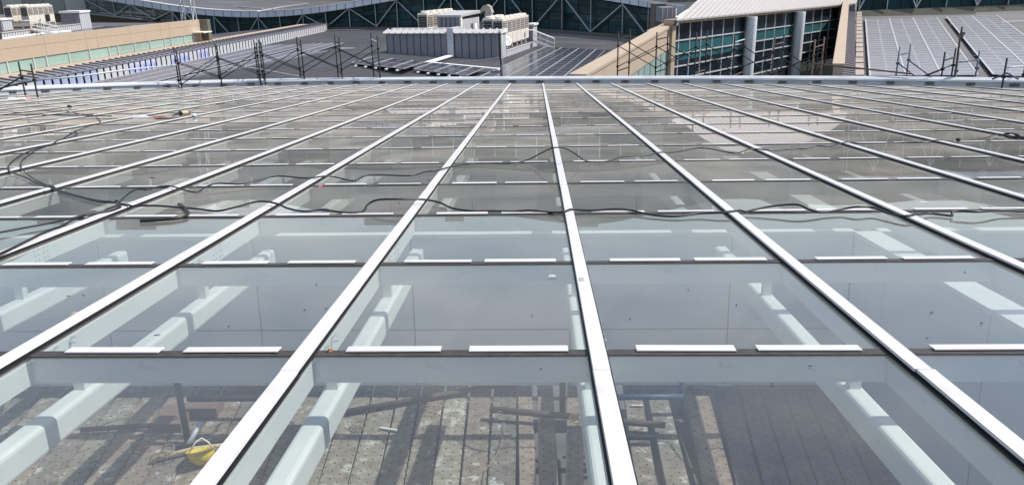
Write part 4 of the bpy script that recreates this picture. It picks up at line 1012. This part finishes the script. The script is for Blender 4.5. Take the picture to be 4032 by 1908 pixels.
stand(6.9, .9, .55, lp_w(1.2, 2.3, .68), 'white stand under the row of condensers on the upper left roof', yaw, 5)
for i in range(5): place_ac(lp_w(1.2 + i * 1.38, 2.2, 1.25), yaw, ('leftmost cream condenser', 'second cream condenser from the left', 'third cream condenser from the left', 'cream condenser with its front panel off', 'rightmost cream condenser')[i] + ' in the front row on the upper left roof', 'condensers on the upper left roof', 1.05)
for i in range(4): place_ac(lp_w(1.9 + i * 1.38, 4.2, 1.25), yaw, ('nearest', 'second', 'third', 'farthest')[i] + ' condenser of the back row on the upper left roof', 'back row of condensers on the upper left roof', 1.05)
o = MB().box(0, .05, 0, 1.1, .05, .8).build('dark_opening', BLACK, None, loc=lp_w(1.25 + 3 * 1.38, 1.37, 1.25)); o.rotation_euler = (0, 0, yaw); tag(o, 'dark open front of the fourth condenser on the upper left roof', 'opening')
stairs(lp_w(-1.9, -.1, 0), yaw + rad(-80), 2.6, .75, .9, 'white railed steps below the condensers on the upper left roof')
hl = thing('duct_hut', 'small grey ribbed box at the left edge of the upper left roof', 'hut', lp_w(-5.5, 1.4, .7), yaw)
MB().box(-1.8, -.03, 0, 2.6, 0, 1.25).build('core', RIBG, hl); ribs(hl, 'side_sheet', (0, .25, 0), (0, 1, 0), (1, 0, 0), 2.1, .05, 1.0, .5, RIBW, .1); MB().box(-1.9, .06, -.06, 2.66, 1.1, 1.3).build('top', WHITEP, hl)
du = thing('vent_duct', 'pale square vent duct standing left of the upper left condensers', 'duct', lp_w(-2.6, 3.4, .7), yaw)
MB().box(-.8, 0, 0, 1.1, 1.2, 3.0).box(-.5, -.1, .2, .9, 0, 1.2).build('riser', WHITEP, du); MB().box(-1.1, .15, -.15, 1.25, 3.0, 3.6).build('cowl', ACG, du)
MB().box(-2.6, -.8, -4.5, -.5, 0, 3.4).build('dark_intake', BLACK, du); MB().box(-2.7, -.7, -.5, 0.0, 0, 3.3).build('ribbed_side', RIBW, du)
for i, (s, t) in enumerate(((3.4, 1.6),)):
    pl_ = thing('potted_plant', 'small green plant growing in front of the upper left condensers', 'plant', lp_w(s, t, .68))
    for k in range(26):
        a = k * 2.4; r_ = .15 + .35 * random.random(); h = .3 + .6 * random.random()
        MB().hexa([(0, 0, 0), (.03, 0, 0), (.03, .03, 0), (0, .03, 0), (r_ * math.cos(a), r_ * math.sin(a), h), (r_ * math.cos(a) + .09, r_ * math.sin(a), h), (r_ * math.cos(a) + .09, r_ * math.sin(a) + .03, h + .05), (r_ * math.cos(a), r_ * math.sin(a) + .03, h + .05)]).build('leaf', LEAF, pl_)
solar_array('dark solar panels lying between the upper left plant and the beige wall', [lp_w(-9, -1.0, .05), lp_w(-9, -5.2, .05), lp_w(LL + 1, -5.2, .05), lp_w(LL + 1, -1.0, .05)], 2, 12, CELL, FRAMEG, .08)
tube_thing('kerb_pipe', [lp_w(-10, -.5, .15), lp_w(.6, -.55, .15), lp_w(3.6, -1.8, .15)], .14, WHITEP, 'white pipe at the foot of the upper left plant', 'pipe')

# ---- the vaulted wing with glazed end, columns and slanted beige parapets
FA = Vector((10.38, 60.0)); FU = Vector((20.8, 26.5)).normalized(); FNRM = Vector((FU.y, -FU.x, 0))
def fpt(x, y): return hit(x, y, (FA.x, FA.y, 0), FNRM)
def fs(p): return (Vector((p.x, p.y)) - FA).dot(FU)
vb = thing('vaulted_wing', 'vaulted wing with white seamed roof, gridded teal glass end and two round columns', 'building', (FA.x, FA.y, -9), math.atan2(FU.y, FU.x))
# local: x along the facade, y behind it, z up from -9
ZT = [-1.46, -2.73, -3.71, -4.65, -5.6, -6.6, -7.6]
tr_y = {1: None}
mull_x = [2655, 2672, 2716, 2760, 2804, 2846, 2888, 2934, 2976, 3012, 3047, 3087, 3124, 3163, 3196, 3229, 3262, 3297, 3332]
ss = []
for x in mull_x:
    d = wray(x, 120); A3 = Vector((FA.x, FA.y, 0)); t = (A3 - EYE).dot(FNRM) / d.dot(FNRM); p = EYE + d * t
    ss.append(fs(p))
def zfac(z): return z + 9
for i, (a, b) in enumerate(zip(ss[:-1], ss[1:])):
    for r_, (z1, z0) in enumerate(zip(ZT[:-1], ZT[1:])):
        material = NAVYG
        if r_ == 1: material = TEALG
        if r_ == 2 and random.random() < .0: material = TEALG
        if r_ == 1 or r_ > 2 or r_ == 0: MB().box(a + .05, b - .05, .02, .06, zfac(z0) + .05, zfac(z1) - .05).build('glass_pane', material, vb)
        else:
            zm = z0 + (z1 - z0) * .45
            MB().box(a + .05, b - .05, .02, .06, zfac(zm), zfac(z1) - .05).build('glass_pane', TEALG if i < 8 else NAVYG, vb)
            MB().box(a + .05, b - .05, .021, .06, zfac(z0) + .05, zfac(zm) - .01).build('glass_pane', NAVYG, vb)
    MB().box(b - .035, b + .035, -.06, .05, 1.4, zfac(ZT[0])).build('mullion', MULL, vb)
for z in ZT[1:-1]: MB().box(ss[0], ss[-1], -.085, .045, zfac(z) - .042, zfac(z) + .042).build('transom', MULL, vb)
MB().box(ss[0], ss[-1], .15, .3, 0, zfac(ZT[0]) + .3).build('backing', BLACK, vb)
MB().box(ss[0] - .55, ss[0], -.15, .6, 0, zfac(ZT[0])).build('beige_jamb', BEIGE, vb)
MB().box(ss[0] - .6, ss[-1] + .2, -.3, .6, zfac(ZT[0]) + .0, zfac(ZT[0]) + .30).build('eave_band', BEIGE, vb)
for xa, xb in ((2934, 2976), (3124, 3163)):
    i0, i1 = mull_x.index(xa), mull_x.index(xb); r_ = .5 * (xb - xa) / FPX * (65 + (xa - 2934) * .03) * 1.02; off_ = r_ + .12
    pc_ = hit((xa + xb) / 2, 150, Vector((FA.x, FA.y, 0)) + FNRM * off_, FNRM); c = fs(pc_); z = 0.3
    while z < zfac(ZT[0]) - .1:
        z1 = min(z + 1.12, zfac(ZT[0]) - .02); MB().lathe([(r_ - .02, z + .0), (r_, z + .02), (r_, z1 - .02), (r_ - .02, z1)], (c, -off_, 0), 22).build('column_drum', COLM, vb, smooth=False); z = z1
dR = Vector((.45, .89, 0)).normalized(); yw = vb.rotation_euler.z
dRl = Vector((dR.x * math.cos(yw) + dR.y * math.sin(yw), -dR.x * math.sin(yw) + dR.y * math.cos(yw), 0))
s0, s1 = ss[0] - .7, ss[-1] + .6; nseam = 42; ze = zfac(ZT[0]) + .32
def vr(s, L_): return Vector((s, -.55, ze)) + dRl * L_ + Vector((0, 0, .26 * L_ - .0045 * L_ * L_))
for i in range(nseam):
    a, b = s0 + (s1 - s0) * i / nseam, s0 + (s1 - s0) * (i + 1) / nseam - .035
    mb = MB()
    for q in range(6):
        l0, l1 = 26 * q / 6, 26 * (q + 1) / 6
        mb.poly([vr(a, l0), vr(b, l0), vr(b, l1), vr(a, l1)])
        mb.poly([vr(b, l0), vr(b, l0) + Vector((0, 0, .045)), vr(b, l1) + Vector((0, 0, .045)), vr(b, l1)])
        mb.poly([vr(b, l0) + Vector((0, 0, .045)), vr(b + .035, l0) + Vector((0, 0, .045)), vr(b + .035, l1) + Vector((0, 0, .045)), vr(b, l1) + Vector((0, 0, .045))])
    mb.poly([vr(a, 0), vr(a, 0) - Vector((0, 0, .12)), vr(b, 0) - Vector((0, 0, .12)), vr(b, 0)])
    mb.build('roof_sheet', VAULT, vb)
MB().bar(vr(s0, 0) + Vector((-.1, 0, .05)), vr(s0, 25) + Vector((-.1, 0, .05)), .18, .25).build('verge_trim', WHITEP, vb)
sb = MB()
for q in range(6):
    l0, l1 = 26 * q / 6, 26 * (q + 1) / 6; sb.poly([vr(s0, l0), vr(s0, l1), vr(s0, l1) - Vector((0, 0, .5)), vr(s0, l0) - Vector((0, 0, .5))])
sb.build('gable_side', RIBG, vb)
pr = thing('corner_pier', 'olive grey corner pier with ribbed cap between the dark facade and the vaulted wing', 'pier', (FA.x - 1, FA.y + 1.4, -9)); o_ = Vector((FA.x - 1, FA.y + 1.4, -9))
def pixbox(nm, x0, x1, y1, Y, depth, zbot, material):
    a, b = py(x0, y1, Y), py(x1, y1, Y); zt = (a.z + b.z) / 2
    MB().box(a.x - o_.x, b.x - o_.x, Y - o_.y, Y - o_.y + depth, zbot + 9, zt + 9).build(nm, material, pr); return zt
pixbox('olive_face', 2580, 2622, 16, 74, 3.0, -6, OLIVE)
pixbox('shaft', 2612, 2652, 78, 61.6, 2.0, -9, OLIVE)
z_ = py(2630, 88, 61.4).z
pixbox('ribbed_cap', 2604, 2662, 30, 61.2, 2.6, z_, RIBG)
for q in range(3):
    a = py(2606 + q * 19, 86, 61.18); MB().box(a.x - o_.x, a.x - o_.x + .06, 61.12 - o_.y, 61.19 - o_.y, z_ + 9, z_ + 9 + 1.0).build('cap_rib', RIBC, pr)
a = py(2660, 92, 61.0); MB().tube([Vector((a.x, a.y, a.z)) - o_, Vector((a.x, a.y, a.z + 1.1)) - o_], .05, 6).build('downpipe', WHITEP, pr)
# left court parapet: slanted coping with green glass below
def slab_wall(name, label, a, b, width, drop, side, extra=None):
    """coping from a to b (near to far, world), width to the right (side=1) of the line; wall face below"""
    a, b = Vector(a), Vector(b); d = (b - a); dh = Vector((d.x, d.y, 0)).normalized(); rgt = Vector((dh.y, -dh.x, 0))
    t = thing(name, label, 'parapet', a); o = a
    w = rgt * width; up = Vector((0, 0, .16)); dn = Vector((0, 0, -drop))
    MB().hexa([a - o, a + w - o, b + w - o, b - o, a - o + up, a + w - o + up, b + w - o + up, b - o + up]).build('coping', BEIGE, t)
    i1, i2 = rgt * .06, rgt * (width - .06)
    n = max(2, round(d.length / 3.2))
    for q in range(n):
        p, r_ = a.lerp(b, q / n) + dh * .012 - o, a.lerp(b, (q + 1) / n) - dh * .012 - o
        MB().hexa([p + i1 + dn, p + i2 + dn, r_ + i2 + dn, r_ + i1 + dn, p + i1 - up * .02, p + i2 - up * .02, r_ + i2 - up * .02, r_ + i1 - up * .02]).build('wall_panel', BEIGE, t)
    if extra:
        nn = 14
        for q in range(nn):
            p, r_ = a.lerp(b, q / nn) - o + i2 - rgt * .1, a.lerp(b, (q + 1) / nn) - o + i2 - rgt * .1
            e = rgt * .04
            MB().hexa([p + dn * extra + dh * .05, p + e + dn * extra + dh * .05, r_ + e + dn * extra - dh * .05, r_ + dn * extra - dh * .05, p + dn + dh * .05, p + e + dn + dh * .05, r_ + e + dn - dh * .05, r_ + dn - dh * .05]).build('glass_pane', PALEG, t)
            MB().bar(r_ + dn * extra + e, r_ + dn + e, .1, .1).build('mullion', MULL, t)
        MB().hexa([a - o + dn * 5 + i1, a - o + dn * 5 + i2 * .4, b - o + dn * 5 + i2 * .4, b - o + dn * 5 + i1, a - o + dn + i1, a - o + dn + i2 * .4, b - o + dn + i2 * .4, b - o + dn + i1]).build('core', OLIVE, t)
    return t
pa = py(2240, 304, 40.5); pb_ = py(2618, 96, 62.0)
slab_wall('court_parapet', 'beige slanted parapet with green glass below, left of the vaulted wing', pa, pb_, .95, 1.5, 1, 2.4)
pc = py(2560, 118, 60.5); slab_wall('court_parapet', 'upper beige step of the slanted parapet beside the corner pier', py(2545, 131, 58.5) + Vector((0, 0, .02)), py(2605, 104, 63), 1.2, .5, 1)
# right wing wall
wa, wb_ = py(3277, 262, 44.0), py(3319, 8, 90.0)
ww = slab_wall('wing_wall', 'tall beige wing wall with sloping coping right of the vaulted wing', wa, wb_, .62, 6.0, 1)
# ribbed strip, stone gutter and right hand roof with the two large arrays
RN = Vector((0, -.083, 1)).normalized(); R0 = Vector((0, 57, -5.5))
def rr(x, y, lift=0.0): return hit(x, y, R0 + Vector((0, 0, lift)), RN)
def strip(name, label, cat, c, material, n, lift, thick=.2):
    P = [rr(x, y, lift) for x, y in c]; o = P[0].copy(); t = thing(name, label, cat, o)
    for i in range(n):
        f0, f1 = i / n, (i + 1) / n - .012
        q = [P[0].lerp(P[3], f0), P[1].lerp(P[2], f0), P[1].lerp(P[2], f1), P[0].lerp(P[3], f1)]
        dz = Vector((0, 0, thick)); MB().hexa([v - o - dz for v in q] + [v - o for v in q]).build('section', material, t)
    return t
strip('ribbed_strip', 'narrow grey ribbed roof strip beside the wing wall coping', 'roof strip', [(3300, 322), (3366, 322), (3369, 40), (3337, 12)], RIBG, 60, .35)
strip('stone_gutter', 'weathered stone gutter running beside the right roof', 'gutter', [(3368, 322), (3403, 322), (3393, 45), (3374, 45)], STONE, 16, .3)
def rmap(s, t, z): return Vector((s, t, R0.z + .083 * (t - 57) + z))
ra, rb = rr(3404, 330), rr(3393, 60)
rib_roof('metal_roof', 'dark grey sloping metal roof under the two large arrays at the right', rmap, 30, 91, lambda t: ra.x + (rb.x - ra.x) * (t - ra.y) / (rb.y - ra.y) - .3, lambda t: 150.0, .62, .06, ROOFG, 2)
solar_array('large dusty, sky-toned solar array of three strips on the right roof', [rr(3424, 312), rr(3846, 308), rr(3686, 80), rr(3407, 86)], 6, 28, CELLD, FRAMEL, .25, 'large arrays on the right roof', railw=.13, rgap=.02, fr=(.03, .09), railm=FRAMEL)
solar_array('large dusty, sky-toned solar array of two strips at the far right edge', [rr(3908, 306), rr(4270, 330), rr(3922, 70), rr(3726, 77)], 4, 24, CELLD, FRAMEL, .25, 'large arrays on the right roof', railw=.14, rgap=.02, fr=(.03, .09), railm=FRAMEL)
b = rr(3945, 88, .2); e = rr(4080, 84, .2); tag(MB().bar(Vector((0, 0, 0)), e - b, .4, .15).build('conduit', WHITEP, None, loc=b), 'white conduit on the right roof beyond the arrays', 'conduit')
rf = thing('right_facade', 'dark glass facade with white trusses at the top right corner', 'building', (0, 0, 0))
xs = [3380, 3490, 3605, 3723, 3845, 3967, 4090, 4210]; byr = lambda x: 57 - (x - 3380) * 25 / 652
RP = [rr(x, byr(x)) for x in xs]
for i, (p, q) in enumerate(zip(RP[:-1], RP[1:])):
    k0 = p + Vector((0, .4, .45)); k1 = q + Vector((0, .4, .45))
    MB().hexa([p + Vector((0, 0, -.3)), q + Vector((0, 0, -.3)), q + Vector((0, .6, -.3)), p + Vector((0, .6, -.3)), p + Vector((0, .2, .4)), q + Vector((0, .2, .4)), q + Vector((0, .6, .4)), p + Vector((0, .6, .4))]).build('kerb', OLIVE, rf)
    for r_ in range(4):
        for hh in range(2):
            a, b = k0.lerp(k1, hh / 2 + .01), k0.lerp(k1, hh / 2 + .49); z0, z1 = 1.9 * r_, 1.9 * r_ + 1.85
            MB().hexa([a + Vector((0, 0, z0)), b + Vector((0, 0, z0)), b + Vector((0, .1, z0)), a + Vector((0, .1, z0)), a + Vector((0, 0, z1)), b + Vector((0, 0, z1)), b + Vector((0, .1, z1)), a + Vector((0, .1, z1))]).build('glass_pane', DARKG, rf)
    MB().poly([k0 + Vector((0, .3, -.3)), k1 + Vector((0, .3, -.3)), k1 + Vector((0, .3, 8)), k0 + Vector((0, .3, 8))]).build('backing', BLACK, rf)
    f = Vector((0, -.35, 0)); MB().bar(k0 + f, k0 + f + Vector((0, 0, 7.6)), .10, .10).build('post', TRUSS, rf)
    a, b = (k0 + f, k1 + f + Vector((0, 0, 7.5))) if i % 2 == 0 else (k0 + f + Vector((0, 0, 7.5)), k1 + f); MB().bar(a, b, .12, .12).build('brace', TRUSS, rf)
MB().hexa([RP[0] + Vector((-1, -.5, 8.6)), RP[-1] + Vector((0, -.5, 8.6)), RP[-1] + Vector((0, 40, 8.6)), RP[0] + Vector((-1, 40, 8.6)), RP[0] + Vector((-1, -.5, 9.6)), RP[-1] + Vector((0, -.5, 9.6)), RP[-1] + Vector((0, 40, 9.6)), RP[0] + Vector((-1, 40, 9.6))]).build('roof_edge', FASC, rf)
rj = thing('dark_corner_post', 'dark post where the wing wall meets the right facade', 'post', RP[0] + Vector((-.9, 0, -2))); MB().box(-.8, .4, 0, 1, 0, 12).build('shaft', ROOFG, rj)

# ---- scaffold frames standing along the far rim
def frame(label, p1, p2, zlift=0.0, material=PIPE, group='scaffold frames along the far rim', bottom=ZL - 1.0):
    """ladder frame: two uprights with rungs; p1,p2 picture positions of the two tops, nearest first"""
    u = roofpt(p1[0], 330).x; Yg = (ROOF @ Vector((u, vedge(u) + 1.6, 0))).y
    a = py(p1[0], p1[1], Yg); b = pz(p2[0], p2[1], a.z); dd = b - a
    if dd.length > 1.5: b = a + dd * (1.5 / dd.length); k = (b.y - EYE.y); b = py(p2[0], p2[1], b.y)
    t = thing('ladder_scaffold', label, 'scaffold frame', Vector((a.x, a.y, bottom)), 0, group); o = Vector((a.x, a.y, bottom))
    for p in (a, b): MB().tube([Vector((p.x, p.y, bottom)) - o, p - o], .033, 7).build('upright', material, t, smooth=True)
    for dz in (.32, 1.75, 3.0):
        if a.z - dz < bottom: break
        MB().tube([a - Vector((0, 0, dz)) - o, b - Vector((0, 0, dz)) - o], .028, 6).build('rung', random.choice((material, PIPER, GALV)), t, smooth=True)
    for p in (a, b):
        for dz in (.62, 1.55): MB().box(p.x - o.x - .05, p.x - o.x + .05, p.y - o.y - .05, p.y - o.y + .05, p.z - o.z - dz - .04, p.z - o.z - dz + .04).build('lug', material, t)
    return a, b
def brace(fa, fb, where):
    for i in (0, 1):
        a, b = fa[i], fb[i]
        d1 = Vector((0, 0, .62)); d2 = Vector((0, 0, 1.55)); f = Vector((0, -.06 if i == 0 else .06, 0))
        for w_, (s, e) in enumerate(((a - d1, b - d2), (a - d2, b - d1))):
            tube_thing('diagonal_tube', [s + f, e + f + Vector((0, .03 * w_, 0))], .021, PIPE, ('near', 'rear')[i] + ' thin brace ' + ('falling', 'rising')[w_] + ' rightwards ' + where, 'scaffold brace', 'cross braces between the scaffold frames', 6)
LF = [frame('scaffold frame at the far left, before the ribbed parapet', (72, 244), (121, 251)),
      frame('scaffold frame with its poles in line, before the blue patched ribbed panels', (683, 186), (693, 196)),
      frame('scaffold frame before the middle of the white ribbed parapet', (846, 173), (853, 180)),
      frame('left one of two scaffold frames standing side by side', (999, 158), (1008, 168)),
      frame('right one of two scaffold frames standing side by side', (1018, 156), (1027, 167)),
      frame('scaffold frame before the solar arrays, right of the doubled frames', (1167, 146), (1183, 157)),
      frame('rust streaked scaffold frame before the end of the solar arrays', (1317, 137), (1334, 147)),
      frame('scaffold frame left of the plant enclosure', (1460, 129), (1485, 140))]
for i, j, wh in ((1, 2, 'before the blue patched ribbed panels'), (2, 3, 'from the ribbed parapet frame to the doubled frames'), (4, 5, 'just right of the doubled frames'), (5, 6, 'before the ends of the solar arrays'), (6, 7, 'next to the frame left of the plant enclosure')): brace(LF[i], LF[j], wh)
RFm = [frame('scaffold frame before the slanted beige parapet', (2435, 125), (2481, 115)),
       frame('scaffold frame before the corner pier', (2587, 127), (2631, 119)),
       frame('scaffold frame before the left bays of the teal glass', (2743, 128), (2786, 120)),
       frame('scaffold frame before the left round column', (2895, 137), (2934, 126)),
       frame('scaffold frame between the two round columns', (3051, 146), (3088, 137)),
       frame('scaffold frame right of the right round column', (3210, 156), (3246, 146), material=PIPER)]
for i, wh in enumerate(('before the slanted beige parapet', 'from the corner pier to the teal glass', 'up to the left round column', 'between the two round columns', 'right of the right round column')): brace(RFm[i], RFm[i + 1], wh)
F3 = [frame('blue grey scaffold frame before the left large array', (3544, 184), (3587, 173), material=PIPEB),
      frame('black scaffold frame left of the tall pole', (3722, 204), (3764, 191)),
      frame('blue scaffold frame right of the tall pole', (3777, 210), (3858, 201), material=PIPEB),
      frame('black scaffold frame at the far right edge', (3966, 229), (4045, 222))]
brace(F3[0], F3[1], 'before the left large array')
def rimY(x): u = roofpt(x, 330).x; return (ROOF @ Vector((u, vedge(u) + 1.4, 0))).y
def pole(label, pts, r=.03, material=PIPE, dy=0.0):
    P = [py(x, y, rimY(x) + dy) for x, y in pts]; return tube_thing('scaffold_tube', P, r, material, label, 'scaffold tube')
pole('tall rusty pole clamped to the scaffold at the right', [(3789, 106), (3781, 145), (3755, 330)], .034, PIPER)
cp = py(3784, 140, rimY(3784)); tag(MB().box(-.06, .06, -.07, .07, -.06, .07).box(-.03, .08, -.1, .0, .03, .12).build('clamp', CLAMPM, None, loc=cp), 'dark clamp near the top of the tall rusty pole', 'clamp')
pole('long level tube tied across the right scaffold, before the large array', [(3201, 252), (3400, 271), (3590, 291)], .032, PIPER, -.5)
pole('long tube sloping along the far left rim before the blue panels', [(81, 321), (300, 302), (500, 275), (693, 256)], .035, GALV, -.4)
pole('dark brace tube at the far left corner', [(-30, 372), (88, 300)], .03, PIPE, -.3)
pole('second dark brace tube at the far left corner', [(-10, 350), (128, 318)], .03, PIPE, .3)
pole('blue brace tube at the far right edge', [(3908, 312), (3966, 288), (4010, 312)], .03, PIPEB)
pole('tall twin pole before the right corner of the plant enclosure', [(1969, 127), (1974, 330)], .035, PIPE)
pole('thin pole standing against the twin pole', [(1977, 135), (1980, 330)], .025, GALV, .1)
tube_thing('guy_wire', [py(1972, 226, rimY(1972)), py(1890, 238, 44), py(1740, 250, 50)], .015, GALV, 'thin guy wire from the twin pole to the left', 'wire', None, 5)
pole('dark low tube tied between the frames before the left scaffold', [(683, 250), (1000, 268), (1180, 300)], .012, GALV)

# ---- distant towers, seen mirrored in the glass roof
def tower(p, w, d, h, nx, nz, label):
    t = thing('tower_block', label, 'building', p)
    MB().box(-w / 2, w / 2, 0, d, -30, h).build('wall', TOWERM, t)
    mbx = MB()
    for i in range(nx):
        for j in range(nz):
            x0 = -w / 2 + w * (i + .2) / nx; z0 = -6 + (h + 4) * (j + .25) / nz
            mbx.box(x0, x0 + w * .6 / nx, -.3, .1, z0, z0 + (h + 4) * .5 / nz)
    mbx.build('window_bays', TWIN, t); MB().box(-w / 4, w / 4, 2, d - 2, h, h + 4).build('roof_house', TOWERM, t)
tower(Vector((-18, 330, 0)), 24, 18, 11, 9, 6, 'pale tower block far behind the facade, mirrored in the middle of the glass')
tower(Vector((-88, 300, 0)), 30, 18, 9, 10, 5, 'pale tower block far behind the facade, mirrored left of the middle')
tower(Vector((55, 360, 0)), 40, 18, 13, 12, 6, 'wide pale tower block far behind the facade, mirrored right of the middle')
tower(Vector((-190, 340, 0)), 46, 18, 12, 14, 6, 'wide pale tower block far behind the facade, mirrored at the left')
tower(Vector((160, 330, 0)), 36, 18, 10, 11, 5, 'pale tower block far behind the facade, mirrored at the right')

# ---- the high hall behind the facade: out of the picture, but mirrored in the middle of the glass roof
hallm3 = mat('grey_hall_glass', (.16, .18, .175), .3, var=.2, scale=.1, rnd=.3)
hallm2 = mat('light_hall_cladding', (.50, .50, .47), .7, var=.15, scale=.08)
hallm = mat('grey_hall_cladding', (.38, .385, .36), .7, var=.15, scale=.08)
hb = thing('terminal_hall', 'long grey hall behind the dark facade, mirrored in the middle of the glass roof', 'building', Vector((0, 185, -3)))
def hall_z(x): return 25 + 2.2 * math.cos(x * .045) + 1.5 * math.sin(x * .11)
hx = np.linspace(-230, 230, 93)
for i, (a, b) in enumerate(zip(hx[:-1], hx[1:])):
    za, zb = hall_z(a), hall_z(b)
    MB().hexa([(a + .08, 0, 0), (b - .08, 0, 0), (b - .08, .5, 0), (a + .08, .5, 0), (a + .08, 0, za * .55), (b - .08, 0, zb * .55), (b - .08, .5, zb * .55), (a + .08, .5, za * .55)]).build('glass_bay', hallm3 if i % 3 else hallm, hb)
    MB().hexa([(a, -.4, za * .57), (b, -.4, zb * .57), (b, 50, zb * .57), (a, 50, za * .57), (a, -.4, za), (b, -.4, zb), (b, 50, zb), (a, 50, za)]).build('roof_band', hallm2 if i % 7 in (2, 3) else hallm, hb)
for i in range(16):
    x = -215 + i * 28 + random.uniform(-8, 8); w_ = random.uniform(4, 12); h = random.uniform(1, 4); z = hall_z(x)
    MB().box(x, x + w_, 6, 30, z - 2.5, z + h).build('roof_plant', hallm2 if i % 2 else hallm, hb)
